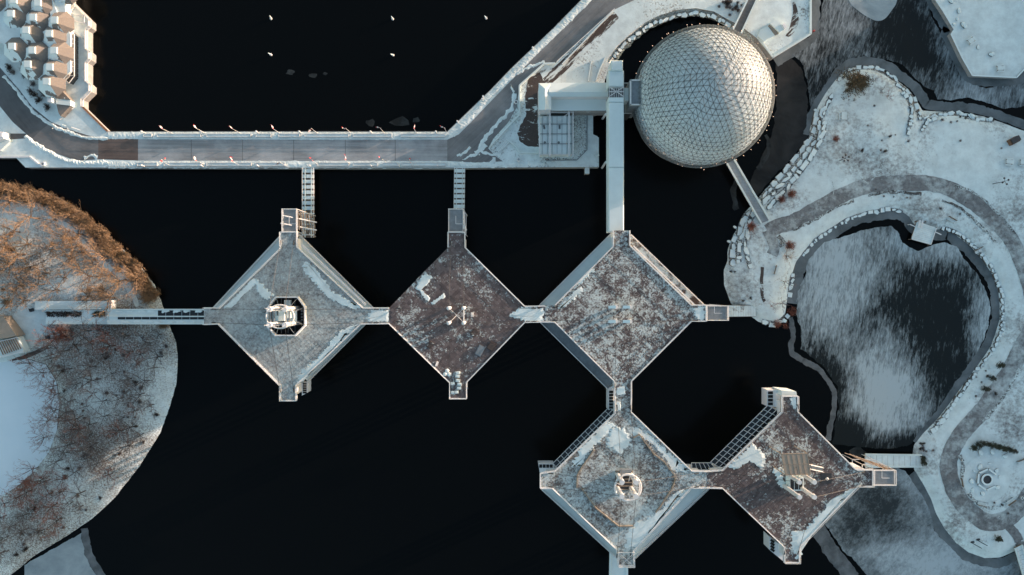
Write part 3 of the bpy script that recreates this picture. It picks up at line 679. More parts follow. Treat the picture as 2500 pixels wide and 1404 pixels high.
def pod(label, deck, centre, dmat, hole=None, open_edges=(), mast_h=11.5, mast=1.8, mast_r=.5, paver=.86, cables=True, glazed_body=True):
    c = P(*centre, ZD)
    root = thing('pavilion_pod', label, 'pavilion', (c.x, c.y, 0), 'diamond-shaped pods on masts over the water')
    DECKPX[root] = deck; dk = PP(deck, ZD); pd = [(p.x, p.y) for p in dk]
    hl = [(p.x, p.y) for p in PP(hole, ZD)] if hole else None
    # slab top (with the well cut out) and fascia
    b = MB()
    if hl:
        loops = [[Vector((x, y, 0)) for x, y in pd], [Vector((x, y, 0)) for x, y in hl]]
        allp = pd+hl
        for t in tessellate_polygon(loops):
            q = [(allp[i][0], allp[i][1], ZD) for i in t]
            if (q[1][0]-q[0][0])*(q[2][1]-q[0][1])-(q[2][0]-q[0][0])*(q[1][1]-q[0][1]) < 0: q = q[::-1]
            b.add(q, [(0,1,2)])
        b.prism(pd, ZD-.8, ZD, 0, False)
    else: b.prism(pd, ZD-.8, ZD, 0, True)
    b.build('deck_slab', [dmat], root)
    # pavers, laid on the diagonal
    b = MB(); r = random.Random(hash(label) % 1000 if False else len(label)); q = paver; ca = math.cos(PI/4)
    px = [p[0] for p in pd]; py = [p[1] for p in pd]; ext = max(max(px)-min(px), max(py)-min(py))
    n = int(ext/q*.75)+2
    for i in range(-n, n+1):
        for j in range(-n, n+1):
            x = c.x+(i-j)*q*ca; y = c.y+(i+j)*q*ca
            if abs(x-c.x) > ext or abs(y-c.y) > ext: continue
            h = q*.5
            if not all(inpoly(x+dx, y+dy, pd) for dx, dy in ((h,0),(-h,0),(0,h),(0,-h))): continue
            if hl and any(inpoly(x+dx, y+dy, hl) for dx, dy in ((0,0),(h,0),(-h,0),(0,h),(0,-h))): continue
            b.box((x, y, ZD+.035+r.uniform(-.012,.012)), (q*.93, q*.93, .07), PI/4, 0, False)
    stuff(b.build('deck_pavers', dmat, root))
    # body below the deck
    cx, cy = c.x, c.y; body = [(cx+(x-cx)*.93, cy+(y-cy)*.93) for x, y in pd]
    b = MB(); b.prism(body, 13.6, ZD-.82, 0, not hl, True); body_o = b.build('body', M['white'], root)
    m = len(body)
    for i in range(m):
        a = Vector((*body[i], 0)); d = Vector((*body[(i+1) % m], 0)); L = (d-a).length
        if L < 12: continue
        nrm = Vector((d.y-a.y, -(d.x-a.x), 0)).normalized()
        mid = (a+d)/2
        if nrm.dot(mid-Vector((cx,cy,0))) < 0: nrm = -nrm
        for k in range(6):
            p0 = a.lerp(d, (k+.12)/6); p1 = a.lerp(d, (k+.88)/6)
            bb = MB(); bb.bar(p0+nrm*.04+Vector((0,0,19.6)), p1+nrm*.04+Vector((0,0,19.6)), .1, 2.2); bb.build('window', M['glass'], body_o)
    # parapet kerb and railings along the free edges
    kb = MB()
    for i in range(m):
        if i in open_edges: continue
        a = Vector((*pd[i], ZD)); d = Vector((*pd[(i+1) % m], ZD)); L = (d-a).length
        if L < .8: continue
        kb.bar(a+Vector((0,0,.12)), d+Vector((0,0,.12)), .30, .34)
        rb = MB(); inn = 0.0
        rb.tube(a+Vector((0,0,1.1)), d+Vector((0,0,1.1)), .055, .055, 5); rb.tube(a+Vector((0,0,.65)), d+Vector((0,0,.65)), .03, .03, 4)
        for k in range(int(L/1.8)+1):
            p = a.lerp(d, k*1.8/L); rb.tube(p+Vector((0,0,.2)), p+Vector((0,0,1.1)), .04, .04, 4)
        rb.build('railing', M['white_steel'], root)
    kb.build('parapet', M['white'], root)
    # masts from the lake bed through the deck
    tops = []
    for sx, sy in ((-1,1),(1,1),(1,-1),(-1,-1)):
        x, y = c.x+sx*mast, c.y+sy*mast
        b = MB(); b.tube((x,y,-2),(x,y,ZD+mast_h), mast_r, mast_r*.92, 12)
        b.tube((x,y,ZD+mast_h-.9),(x,y,ZD+mast_h+.25), mast_r*1.18, mast_r*1.05, 12); b.build('mast', M['white_steel'], root); tops.append(Vector((x,y,ZD+mast_h)))
    # stay cables from the mast heads to the four arms
    if cables:
        ends = []
        for ax, ay in ((0,1),(1,0),(0,-1),(-1,0)):
            far = max((p[0]-cx)*ax+(p[1]-cy)*ay for p in pd)*.90
            for s_ in (-1, 1):
                e = Vector((cx+ax*far-ay*s_*1.75, cy+ay*far+ax*s_*1.75, ZD+.35))
                t = max(tops, key=lambda q: (q.x-cx)*(ax*3-ay*s_)+(q.y-cy)*(ay*3+ax*s_))
                bb = MB(); bb.tube(t, e, .055, .055, 5)
                sh = (e-t).normalized(); bb.tube(e-sh*1.3, e, .16, .16, 6); bb.build('stay_cable', M['dark_steel'], root)
    return root, c, pd, tops
DECKPX = {}
def drift(root, pts, z=ZD+.075, h=.10, seed=1, jt=3.4):
    """snow lying along a deck edge: pixel polygon with ragged rim"""
    h = min(h,.10); pp = jit(linear(pts, 2, True), jt, seed, 2); dk_ = DECKPX[root]; cx = sum(p[0] for p in pp)/len(pp); cy = sum(p[1] for p in pp)/len(pp)
    q_ = []
    for x, y in pp:
        t = 1.0
        while t > .3:
            w_ = (cx+(x-cx)*t, cy+(y-cy)*t)
            if inpoly(w_[0], w_[1], dk_): break
            t -= .06
        q_.append(w_)
    pp = q_
    b = MB(); n = len(pp); rim = PP(pp, z); inn = [P(cx+(x-cx)*.8, cy+(y-cy)*.93, z+h) for x, y in pp]
    if sum(rim[i].x*rim[(i+1)%n].y-rim[(i+1)%n].x*rim[i].y for i in range(n)) < 0: rim = rim[::-1]; inn = inn[::-1]
    b.frustum(rim, inn); return b.build('snow_drift', M['snow'], root, True)
def ledge(root, pts, z, mat_=None, name='terrace', rail=True):
    b = MB(); pp = PP(pts, z); b.prism(pp, z-.7, z, 0, True, True); o = b.build(name, mat_ or M['white_roof'], root)
    if rail:
        kb = MB(); kb.bar(pp[0]+Vector((0,0,.15)), pp[1]+Vector((0,0,.15)), .25, .32); kb.tube(pp[0]+Vector((0,0,1)), pp[1]+Vector((0,0,1)), .06, .06, 5)
        L = (pp[1]-pp[0]).length
        for k in range(int(L/2)+1):
            p = pp[0].lerp(pp[1], min(1, k*2/L)); kb.tube(p, p+Vector((0,0,1)), .04, .04, 4)
        kb.build('terrace_railing', M['white_steel'], root)
    return o
def glazing(root, q, z, nu, nv, drop=0.0):
    """sloping glazed roof: quad q (outer0, outer1, inner1, inner0) with nu x nv panes in a white frame"""
    o0, o1, i1, i0 = q; A = P(*o0, z-drop); B = P(*o1, z-drop); C_ = P(*i1, z); D_ = P(*i0, z)
    f = lambda u, v: (A.lerp(B, u)).lerp(D_.lerp(C_, u), v)
    fr = MB()
    for i in range(nu+1): fr.bar(f(i/nu,0), f(i/nu,1), .13, .2)
    for j in range(nv+1): fr.bar(f(0,j/nv), f(1,j/nv), .15, .22)
    fo = fr.build('glazing_frame', M['white_steel'], root)
    e = .06
    for i in range(nu):
        for j in range(nv):
            bb = MB(); qd = [f((i+e)/nu,(j+e)/nv), f((i+1-e)/nu,(j+e)/nv), f((i+1-e)/nu,(j+1-e)/nv), f((i+e)/nu,(j+1-e)/nv)]
            if (qd[1]-qd[0]).cross(qd[2]-qd[0]).z < 0: qd = qd[::-1]
            dn = Vector((0,0,-.05)); bb.frustum([p+dn for p in qd], qd); bb.build('pane', M['glass'], fo)
def stair_tower(root, x0, y0, x1, y1, z=ZD-.6):
    """white-framed open stair head: grating floor, posts, rails and the stair well"""
    pts = [(x0,y0),(x1,y0),(x1,y1),(x0,y1)]; pp = PP(pts, z)
    b = MB(); b.prism(pp, z-.25, z, 0, True, True); land_o = b.build('stair_landing', M['grey_steel'], root)
    b = MB()
    for q in pp: b.tube((q.x,q.y,3), (q.x,q.y,z+1.15), .10, .10, 6)
    for i in range(4):
        a, d = pp[i], pp[(i+1)%4]
        for h in (.1, .6, 1.1): b.tube(a+Vector((0,0,h)), d+Vector((0,0,h)), .07 if h != .6 else .04, None, 5)
        b.bar(a-Vector((0,0,6)), d-Vector((0,0,6)), .15, .2)
        b.bar(a-Vector((0,0,12)), d-Vector((0,0,12)), .15, .2)
    b.build('stair_frame', M['white_steel'], root)
    c = (pp[0]+pp[2])/2; w = pp[1].x-pp[0].x; h_ = pp[0].y-pp[2].y
    b = MB(); ax = abs(w) < abs(h_)
    L_ = max(abs(w), abs(h_))*.32
    d = Vector((0,1,0)) if ax else Vector((1,0,0)); s_ = Vector((1,0,0)) if ax else Vector((0,1,0))
    b.bar(c-d*L_*.5+Vector((0,0,1)), c+d*L_*.6+Vector((0,0,1)), .10, .2); b.bar(c-d*L_*.5+Vector((0,0,1)), c-d*L_*.5+s_*1.7+Vector((0,0,1)), .10, .2)
    b.build('stair_rail', M['white_steel'], root)
    for k in range(12):
        bb = MB(); p = c+d*(L_*(.8-.16*k))+s_*.9+Vector((0,0,-.2-.32*k)); bb.box(p, (1.5,.32,.08) if ax else (.32,1.5,.08)); bb.build('step', M['grey_steel'], land_o)

OCT = [(677,727),(729,727),(746,750),(746,793),(723,817),(677,817),(658,797),(658,752)]
d1 = deck_mat(1, .47, (.19,.18,.175), (.27,.255,.245), .09, .10, .22, (702,771))
pod1, c1, pd1, t1 = pod('diamond pod with a dark octagonal roof well, first from the wooded island',
  [(685,567),(726,567),(726,604),(887,752),(950,752),(950,790),(881,791),(724,939),(724,978),(685,978),(685,941),(535,791),(498,792),(498,752),(537,752),(685,608)], (702,771), d1, OCT, (4,12), 9.0, 1.95, .62)
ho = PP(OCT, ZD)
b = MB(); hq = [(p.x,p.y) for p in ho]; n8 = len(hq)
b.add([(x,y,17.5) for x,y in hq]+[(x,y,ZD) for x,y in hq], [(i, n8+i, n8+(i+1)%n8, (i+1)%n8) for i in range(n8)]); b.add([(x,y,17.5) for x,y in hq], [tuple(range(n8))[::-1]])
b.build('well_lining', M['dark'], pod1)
b = MB()
outer = [(c1.x+(x-c1.x)*1.075, c1.y+(y-c1.y)*1.075) for x, y in hq]; hk = 1.5
vs_ = [(x,y,ZD) for x,y in outer]+[(c1.x+(x-c1.x)*.985, c1.y+(y-c1.y)*.985, ZD+hk) for x,y in outer]+[(x,y,ZD+hk) for x,y in hq]+[(x,y,ZD-.3) for x,y in hq]
fs = []
for i in range(n8):
    j = (i+1) % n8; fs += [(i,n8+i,n8+j,j),(n8+i,2*n8+i,2*n8+j,n8+j),(2*n8+i,3*n8+i,3*n8+j,2*n8+j)]
b.add(vs_, [f[::-1] for f in fs]); b.add(vs_, []); o = b.build('well_kerb', M['white'], pod1)
bm2 = bmesh.new(); bm2.from_mesh(o.data); bmesh.ops.recalc_face_normals(bm2, faces=bm2.faces); bm2.to_mesh(o.data); bm2.free()
b = MB()
for k in range(8):
    a = Vector((*hq[k], ZD+.9)); e = Vector((c1.x+(a.x-c1.x)*.5, c1.y+(a.y-c1.y)*.5, ZD+3)); b.tube(a, e, .07, .07, 5)
for s_ in (-1,1):
    for k in range(5): b.tube((c1.x-3.6+k*1.8, c1.y+s_*2.6, ZD-.5), (c1.x-3.6+k*1.8, c1.y+s_*4.6, ZD-.5), .05, .05, 4)
b.build('well_framing', M['grey_steel'], pod1)
b = MB(); b.box((c1.x-.2, c1.y+3.3, 21.0), (1.7,1.6,1.0)); b.box((c1.x+.2,c1.y-.2,21.3), (1.8,2.8,1.4)); b.box((c1.x+1.9,c1.y-.1,22.4), (1.3,2.7,.6)); b.box((c1.x-.6,c1.y+.1,24.2), (1.5,2.6,2.4)); b.box((c1.x-1.9,c1.y-.6,23.2), (1.2,1.4,1.2)); b.box((c1.x+.9,c1.y+.4,23.6), (1.0,1.8,1.6)); b.box((c1.x-3.4,c1.y+.2,21.5), (1.1,3.4,.8)); b.build('machine_housing', M['white_roof'], pod1)
b = MB()
for k in range(4): b.box((c1.x+3.3, c1.y+1.2-k*.8, 20.4), (.45,.5,.3))
b.build('ventilators', M['grey_steel'], pod1)
cr = c1+Vector((-.2,0,5.8)); b = MB()
pr = [cr+Vector((3.55*math.cos(2*PI*i/40), 2.95*math.sin(2*PI*i/40), 0)) for i in range(40)]; b.path(pr, .20, 6, True)
for q in t1: b.tube((q.x,q.y,cr.z), cr+Vector((3.5*(1 if q.x > c1.x else -1)*.8, 2.95*(1 if q.y > c1.y else -1)*.62, 0)), .14, .14, 5)
b.build('ring_beam', M['white'], pod1)
b = MB()
for i in range(4): b.bar(t1[i]-Vector((0,0,1.2)), t1[(i+1)%4]-Vector((0,0,1.2)), .3, .35); b.bar(t1[i]-Vector((0,0,4)), t1[(i+1)%4]-Vector((0,0,4)), .3, .35)
b.build('mast_braces', M['grey_steel'], pod1)
rr = random.Random(6)
for i in range(8):
    q = t1[i % 4]; bb = MB(); a = rr.uniform(0,6.3); bb.tube(q+Vector((0,0,.2)), q+Vector((math.cos(a)*.5, math.sin(a)*.5, 1.6+rr.random())), .05, .03, 4); bb.build('antenna', M['white_steel'], pod1)
ledge(pod1, [(522,752),(684,578),(690,612),(545,756)], ZL)
ledge(pod1, [(732,573),(911,751),(880,764),(722,612)], ZL)
ledge(pod1, [(892,792),(752,932),(735,915),(875,780)], ZL)
b = MB()
for q0, q1 in (((727,606),(884,752)),): b.bar(P(*q0,ZD-.9)+Vector((1.0,.9,0)), P(*q1,ZD-.9)+Vector((1.0,.9,0)), .5, .4)
b.build('cornice', M['white'], pod1)
drift(pod1, [(735,640),(760,650),(815,712),(880,752),(870,757),(800,725),(745,665)], seed=3)
drift(pod1, [(622,682),(660,712),(668,720),(655,735),(630,715)], seed=4)
drift(pod1, [(875,795),(840,805),(800,845),(765,885),(735,905),(724,938),(735,930),(870,800)], seed=5)
drift(pod1, [(545,752),(620,680),(628,690),(562,752)], seed=6, jt=1.5)
drift(pod1, [(905,758),(948,757),(948,780),(920,788),(890,780)], seed=7)
stair_tower(pod1, 691, 511, 726, 566)
for k in range(7):           # trellis slats leaning over the footbridge
    bb = MB(); x = 729+k*6.4; bb.bar(P(x-2,514+k*2.4,ZD-1.2-.5*k), P(x+2,562+k*1.6,ZD-1.2-.5*k), .34, .12); bb.build('trellis_slat', M['timber_pale'], pod1)
for k, (a, e) in enumerate((((689,526),(773,543)),((685,545),(773,562)))):
    bb = MB(); bb.tube(P(*a,ZD+.4), P(*e,ZD-3.2), .17, .17, 6); bb.build('trellis_beam', M['white_steel'], pod1)
b = MB(); pp = PP([(737,934),(751,932),(751,958),(737,966)], 16.5); b.prism(pp, 13, 16.5, 0, True); bay_o = b.build('side_bay', M['white'], pod1)
for k in range(5):
    bb = MB(); c = P(744,937+k*5.4,16.56); bb.box((c.x,c.y,16.56), (S(9,16),S(4.2,16),.08)); bb.build('pane', M['glass'], bay_o)

d2 = deck_mat(2, .38, (.13,.100,.096), (.19,.150,.144), .085, .26, .07, (1117,769))
pod2, c2, pd2, t2 = pod('brown-decked pod with four short white masts, middle of the row of three',
  [(1094,567),(1135,567),(1135,604),(1281,748),(1330,747),(1330,786),(1281,787),(1139,933),(1139,973),(1098,973),(1098,934),(950,790),(950,752),(1094,604)], (1117,769), d2, None, (4,12,11), 5.0, 1.9, .42)
b = MB(); m0 = sum(t2, Vector())/4
for q in t2: b.tube(q-Vector((0,0,1.0)), m0-Vector((0,0,2.4)), .06, .06, 5)
b.tube(t2[1]-Vector((0,0,.5)), t2[2]-Vector((0,0,.5)), .14, .14, 6); b.build('mast_braces', M['white_steel'], pod2)
for q in t2:
    bb = MB(); bb.ball(q+Vector((0,0,.2)), .56, 8, 5, .7); bb.build('mast_cap', M['white_steel'], pod2)
drift(pod2, [(1031,672),(1045,670),(1057,677),(1025,712),(1014,703)], seed=11, jt=1.5)
drift(pod2, [(1024,708),(1034,712),(1050,728),(1046,736),(1034,726)], seed=12, jt=1.5)
drift(pod2, [(1052,738),(1072,726),(1084,716),(1088,724),(1066,738),(1056,744)], seed=14, jt=1.5)
drift(pod2, [(1275,750),(1328,752),(1328,782),(1290,786),(1240,772)], seed=13, h=.1, jt=3)
for i, (x, y, w, h_) in enumerate([(1158,812,18,14),(1050,842,17,12),(1200,846,20,18),(1172,856,26,16)]):
    bb = MB(); c = P(x,y,ZD); bb.box((c.x,c.y,ZD+.22), (S(w,ZD),S(h_,ZD),.3), PI/4+.1*i); bb.box((c.x,c.y,ZD+.41), (S(w,ZD)*.86,S(h_,ZD)*.86,.08), PI/4+.1*i); bb.build('roof_hatch', [M['brown_path'] if i != 3 else M['grey_steel']], pod2)
stair_tower(pod2, 1096, 511, 1131, 566)
b = MB(); b.tube(P(1131,540,ZD-2), P(1139,562,ZD-5), .15); b.tube(P(1131,515,ZD-.5), P(1137,566,ZD-.5), .12); b.build('stair_brace', M['white_steel'], pod2)

d3 = deck_mat(3, .47, BR, BR2, .09, .10, .08, (1517,766))
pod3, c3, pd3, t3 = pod('snow-mottled pod where the long white bridge arrives, rightmost of the row of three',
  [(1497,563),(1537,563),(1537,599),(1687,745),(1723,745),(1723,784),(1687,784),(1541,930),(1541,968),(1500,968),(1500,931),(1355,787),(1330,786),(1330,747),(1355,745),(1497,602)], (1517,766), d3, None, (0,8,12,13), 3.2, 1.85, .5)
for q in t3:
    bb = MB(); bb.bar(q+Vector((0,0,.3)), q+Vector((-1.9,-.05,-.2)), .75, .6); bb.build('mast_cap', M['concrete_snow'], pod3)
ledge(pod3, [(1317,745),(1496,566),(1500,612),(1367,748)], ZL)
ledge(pod3, [(1540,573),(1720,746),(1680,752),(1530,605)], ZL, M['deck_plank'])
ledge(pod3, [(1319,787),(1484,950),(1502,925),(1360,780)], ZL, M['grey_steel'])
b = MB(); pp = PP([(1484,948),(1500,940),(1500,1005),(1484,1000)], ZL); b.prism(pp, 14, ZL, 0, True); b.build('side_bay', M['white'], pod3)
for k in range(6):
    bb = MB(); c = P(1492,957+k*7.6,ZL+.06); bb.box((c.x,c.y,ZL+.06), (S(10,17),S(6,17),.08)); bb.build('pane', M['glass'], pod3)
b = MB(); b.bar(P(1540,607,ZD-1)+Vector((.7,.7,0)), P(1690,752,ZD-1)+Vector((.7,.7,0)), .35, .4); b.build('cornice', M['white'], pod3)
stair_tower(pod3, 1724, 747, 1776, 782)
drift(pod3, [(1690,750),(1720,748),(1720,782),(1700,780)], seed=21)
drift(pod3, [(1425,665),(1445,650),(1452,660),(1432,680),(1400,705)], seed=22)
drift(pod3, [(1505,947),(1525,943),(1528,962),(1506,965)], seed=24, h=.3, jt=.8)
drift(pod3, [(1360,752),(1420,700),(1425,706),(1380,748)], seed=25, h=.1)

d4 = deck_mat(4, .52, (.125,.108,.10), (.19,.165,.152), .11, .16, .11, (1522,1171))
pod4, c4, pd4, t4 = pod('pod with a pale ring round its leaning masts and low zigzag roof walls',
  [(1501,968),(1541,968),(1540,1005),(1688,1149),(1725,1150),(1725,1190),(1686,1190),(1545,1345),(1548,1381),(1509,1381),(1506,1341),(1348,1191),(1319,1191),(1319,1155),(1355,1149),(1501,1008)], (1522,1171), d4, None, (0,4), 9.5, 1.75, .6)
b = MB(); cr = c4+Vector((0.1,-.2,7.0)); b.path([cr+Vector((3.3*math.cos(2*PI*i/36), 3.3*math.sin(2*PI*i/36), 0)) for i in range(36)], .26, 6, True)
b.path([cr+Vector((3.0*math.cos(2*PI*i/36), 3.0*math.sin(2*PI*i/36), -.5)) for i in range(36)], .14, 5, True)
for k in range(9): a = 2*PI*k/9; b.tube(cr+Vector((3.2*math.cos(a),3.2*math.sin(a),0)), cr+Vector((1.5*math.cos(a),1.5*math.sin(a),-.2)), .08, .08, 4)
b.build('ring_beam', M['white'], pod4)
b = MB()
b.box((c4.x,c4.y,ZD+.75), (4.4,4.8,1.4)); b.build('machine_housing', M['dark_steel'], pod4)
b = MB()
for k in range(6): b.bar((c4.x-2,c4.y+2.4-k*.9,ZD+1.8), (c4.x+2,c4.y+2.4-k*.9,ZD+1.8), .18, .2)
for s_ in (-1,1): b.bar((c4.x+s_*2.1,c4.y-2.6,ZD+1.8), (c4.x+s_*2.1,c4.y+2.8,ZD+1.8), .2, .25)
b.build('housing_frame', M['timber_pale'], pod4)
b = MB(); b.box((c4.x+.2,c4.y+2.5,ZD+2.0), (2.9,1.5,1.0)); b.build('fan_unit', M['grey_steel'], pod4)
WALL4 = [(1546,1068),(1560,1060),(1596,1108),(1622,1128),(1645,1158),(1648,1170),(1640,1192),(1612,1235),(1600,1250),(1545,1283),(1510,1284),(1455,1240),(1420,1192),(1408,1190),(1409,1160),(1420,1140),(1450,1098)]
for seg in ((0,1,2,3),(3,4,5,6),(6,7,8),(9,10,11),(11,12),(13,14,15,16)):
    bb = MB()
    for q in range(len(seg)-1):
        a, e = P(*WALL4[seg[q]],ZD), P(*WALL4[seg[q+1]],ZD); bb.bar(a+Vector((0,0,.35)), e+Vector((0,0,.35)), .28, .6)
    bb.build('roof_wall', M['timber_pale'], pod4)
b = MB()
for q in (0,1,2): pass
bw = PP([(1420,1150),(1470,1100),(1500,1085),(1560,1090),(1610,1130),(1640,1165),(1600,1230),(1530,1275),(1460,1235)], ZD+.08)
ledge(pod4, [(1322,1194),(1506,1362),(1508,1330),(1350,1184)], ZL)
ledge(pod4, [(1729,1192),(1549,1362),(1540,1335),(1690,1184)], ZL)
glazing(pod4, ((1350,1131),(1487,994),(1503,1008),(1364,1148)), ZL+.6, 14, 2, .8)
b = MB(); pp = PP([(1314,1132),(1352,1132),(1352,1156),(1318,1156)], ZL); b.prism(pp, 14, ZL, 0, True); b.build('side_bay', M['white'], pod4)
for k in range(4):
    bb = MB(); c = P(1320+k*8.6,1138,ZL+.06); bb.box((c.x,c.y,ZL+.06), (S(7,17),S(8,17),.08)); bb.build('pane', M['glass'], pod4)
b = MB(); pp = PP([(1509,1345),(1547,1345),(1548,1381),(1509,1381)], ZD)
for i in range(4):
    b.bar(pp[i]+Vector((0,0,1.3)), pp[(i+1)%4]+Vector((0,0,1.3)), .14, .2); b.tube(pp[i], pp[i]+Vector((0,0,1.3)), .08)
b.bar(pp[0]+Vector((0,0,1.3)), pp[2]+Vector((0,0,1.3)), .1, .12); b.bar(pp[1]+Vector((0,0,1.3)), pp[3]+Vector((0,0,1.3)), .1, .12); b.build('lookout_frame', M['white_steel'], pod4)
drift(pod4, [(1548,1045),(1560,1056),(1590,1068),(1615,1090),(1665,1130),(1685,1148),(1650,1150),(1630,1125),(1600,1090),(1570,1068),(1545,1060)], seed=31)
drift(pod4, [(1660,1200),(1600,1255),(1550,1280),(1530,1300),(1526,1338),(1545,1340),(1600,1285),(1680,1195)], seed=32)
drift(pod4, [(1420,1090),(1470,1045),(1490,1030),(1500,1040),(1470,1070),(1440,1100),(1415,1135),(1395,1140)], seed=33)
drift(pod4, [(1490,1040),(1530,1050),(1542,1085),(1515,1105),(1480,1090)], seed=34, h=.08, jt=4)
drift(pod4, [(1505,965+15),(1515,980),(1516,1002),(1505,1002)], seed=35, h=.2, jt=1)

d5 = deck_mat(5, .41, BR, BR2, .10, .20, .07, (1930,1168))
pod5, c5, pd5, t5 = pod('pod carrying a tan slatted canopy on four leaning white masts, lowest right of the pods',
  [(1908,967),(1947,967),(1947,1005),(2088,1146),(2130,1146),(2130,1187),(2094,1187),(1951,1335),(1951,1373),(1914,1373),(1914,1335),(1763,1191),(1725,1190),(1725,1150),(1763,1147),(1908,1005)], (1930,1168), d5, None, (12,), 11.0, 1.85, .55)
zc = ZD+9.0
cp = [(1908,1109),(1971,1107),(1979,1158),(1918,1160)]
cq = PP(cp, zc)
for i in range(5):
    for j in range(2):
        u0, u1 = (i+.03)/5, (i+.97)/5; v0, v1 = (j+.03)/2, (j+.97)/2
        f = lambda u, v: cq[0].lerp(cq[1], u).lerp(cq[3].lerp(cq[2], u), v)
        bb = MB(); qd = [f(u0,v0),f(u0,v1),f(u1,v1),f(u1,v0)]; bb.frustum([q-Vector((0,0,.12)) for q in qd], qd); bb.build('canopy_panel', M['tan_panel'], pod5)
b = MB()
for i in range(6): b.bar(f(i/5,0)-Vector((0,0,.1)), f(i/5,1)-Vector((0,0,.1)), .16, .3)
for v in (0,.5,1): b.bar(f(0,v)-Vector((0,0,.1)), f(1,v)-Vector((0,0,.1)), .16, .3)
for q in cq: b.tube((q.x,q.y,ZD), q, .12, .12, 6)
b.build('canopy_frame', M['timber_pale'], pod5)
b = MB(); q0 = P(1945,1182,ZD+3); b.box((q0.x,q0.y,ZD+1.6), (3.6,3.4,3.0)); b.build('lift_housing', M['white_roof'], pod5)
for k in range(3):
    bb = MB(); bb.box((q0.x-1.2+k*1.1,q0.y,ZD+3.14), (.9,2.7,.1)); bb.build('pane', M['glass'], pod5)
b = MB(); q0 = P(2016,1167,ZD); b.box((q0.x,q0.y,ZD+.25), (2.7,2.7,.5)); b.build('fan_kerb', M['dark_steel'], pod5)
b = MB(); b.ball((q0.x,q0.y,ZD+.9), .42, 8, 5); b.build('fan_cap', M['white_steel'], pod5)
b = MB(); a = P(1976,1139,ZD+6); e = P(2008,1146,ZD+.4)
for s_ in (-.55,.55): b.bar(a+Vector((0,s_,0)), e+Vector((0,s_,0)), .14, .3); b.tube(a+Vector((0,s_,1)), e+Vector((0,s_,1)), .05)
str_o = b.build('stair_stringer', M['white_steel'], pod5)
for k in range(12):
    bb = MB(); q0 = a.lerp(e, (k+.5)/12); bb.box(q0, (.3,1.1,.07)); bb.build('step', M['grey_steel'], str_o)
glazing(pod5, ((1735,1128),(1874,990),(1906,1006),(1766,1147)), ZL+.8, 14, 3, .8)
glazing(pod5, ((1688,1130),(1735,1130),(1748,1147),(1690,1147)), ZL+.5, 5, 1, .3)
b = MB(); pp = PP([(1873,952),(1908,952),(1908,995),(1873,992)], ZL); b.prism(pp, 13, ZL, 0, True); b.build('side_bay', M['white'], pod5)
for k in range(4):
    bb = MB(); c = P(1881,959+k*9,ZL+.06); bb.box((c.x,c.y,ZL+.06), (S(12,17),S(7,17),.08)); bb.build('pane', M['glass'], pod5)
b = MB(); pp = PP([(1908,953),(1944,956),(1946,967),(1908,966)], ZD-1); b.prism(pp, 14, ZD-1, 0, True); b.build('end_bay', M['white_roof'], pod5)
b = MB(); pp = PP([(1878,1310),(1914,1338),(1914,1372),(1878,1342)], ZL); b.prism(pp, 13, ZL, 0, True); b.build('side_bay', M['white'], pod5)
for k in range(4):
    bb = MB(); c = P(1886,1321+k*7.4,ZL+.06); bb.box((c.x,c.y,ZL+.06), (S(11,17),S(5.6,17),.08), R_(-35)); bb.build('pane', M['glass'], pod5)
stair_tower(pod5, 2131, 1147, 2183, 1183)
for k in range(13):
    bb = MB(); x = 2074+k*8.0; bb.bar(P(x,1108+k*2.9,ZD-1.5), P(x+19,1119+k*2.9,ZD-2.6), .26, .14); bb.build('trellis_slat', M['timber_pale'] if k % 3 else M['timber'], pod5)
for a, e in (((2090,1127),(2128,1145)),((2103,1124),(2168,1148)),((2062,1106),(2170,1140))):
    bb = MB(); bb.tube(P(*a,ZD-.6), P(*e,ZD-1.0), .08, .08, 6); bb.build('trellis_beam', M['timber_pale'], pod5)
drift(pod5, [(1870,1115),(1840,1082),(1815,1105),(1775,1140),(1800,1142),(1822,1128),(1865,1138)], seed=41)
drift(pod5, [(2088,1192),(2040,1215),(2000,1255),(1960,1300),(1935,1300),(1932,1330),(1945,1365),(1951,1340),(2085,1205)], seed=42)
drift(pod5, [(1888,1145),(1905,1142),(1910,1165),(1925,1195),(1905,1190),(1895,1170)], seed=43, h=.3)
drift(pod5, [(1928,972),(1944,970),(1944,998),(1938,998)], seed=44, h=.2, jt=1)
# loose white things on the pod decks
def deck_obj(name, label, cat, x, y, w, d, h, rz, mat_, group=None):
    c = P(x, y, ZD+.07); b = MB(); b.box((c.x,c.y,ZD+.07+h*.35), (w,d,h*.7), rz); b.box((c.x,c.y,ZD+.07+h*.8), (w*.92,d*.92,h*.4), rz); b.box((c.x+.05,c.y,ZD+.07+h*1.05), (w*.5,d*.5,h*.2), rz+.2)
    o = b.build(name, mat_); return tag(o, label, cat, group)
for i, (x, y) in enumerate([(1118,910),(1117,918),(1105,936),(1118,929),(1122,938),(1121,947),(1114,957),(1107,958)]):
    deck_obj('crate', 'snow-topped white crate on the south arm of the brown-decked pod', 'crate', x, y, 1.15, .75, .6, random.Random(i).uniform(-.2,.2), M['white_roof'], 'white crates on the brown-decked pod')
b = MB(); c = P(1067,888,ZD+.07); b.box((c.x,c.y,ZD+.3), (.6,1.2,.35), -.4); b.box((c.x-.2,c.y,ZD+.65), (.12,1.2,.5), -.4); tag(b.build('bench', M['white_steel']), 'small white bench near the lower left edge of the brown deck', 'bench')
for i, (x, y) in enumerate([(1092,905),(1087,913),(1097,914)]):
    rr = random.Random(i+70); b = MB(); c = P(x,y,ZD); b.ball((c.x,c.y,ZD+.3), .6, 8, 5, .55); tag(b.build('snow_heap', M['snow']), 'small heap of snow beside the white crates on the brown deck', 'snow heap', 'snow heaps by the crates')
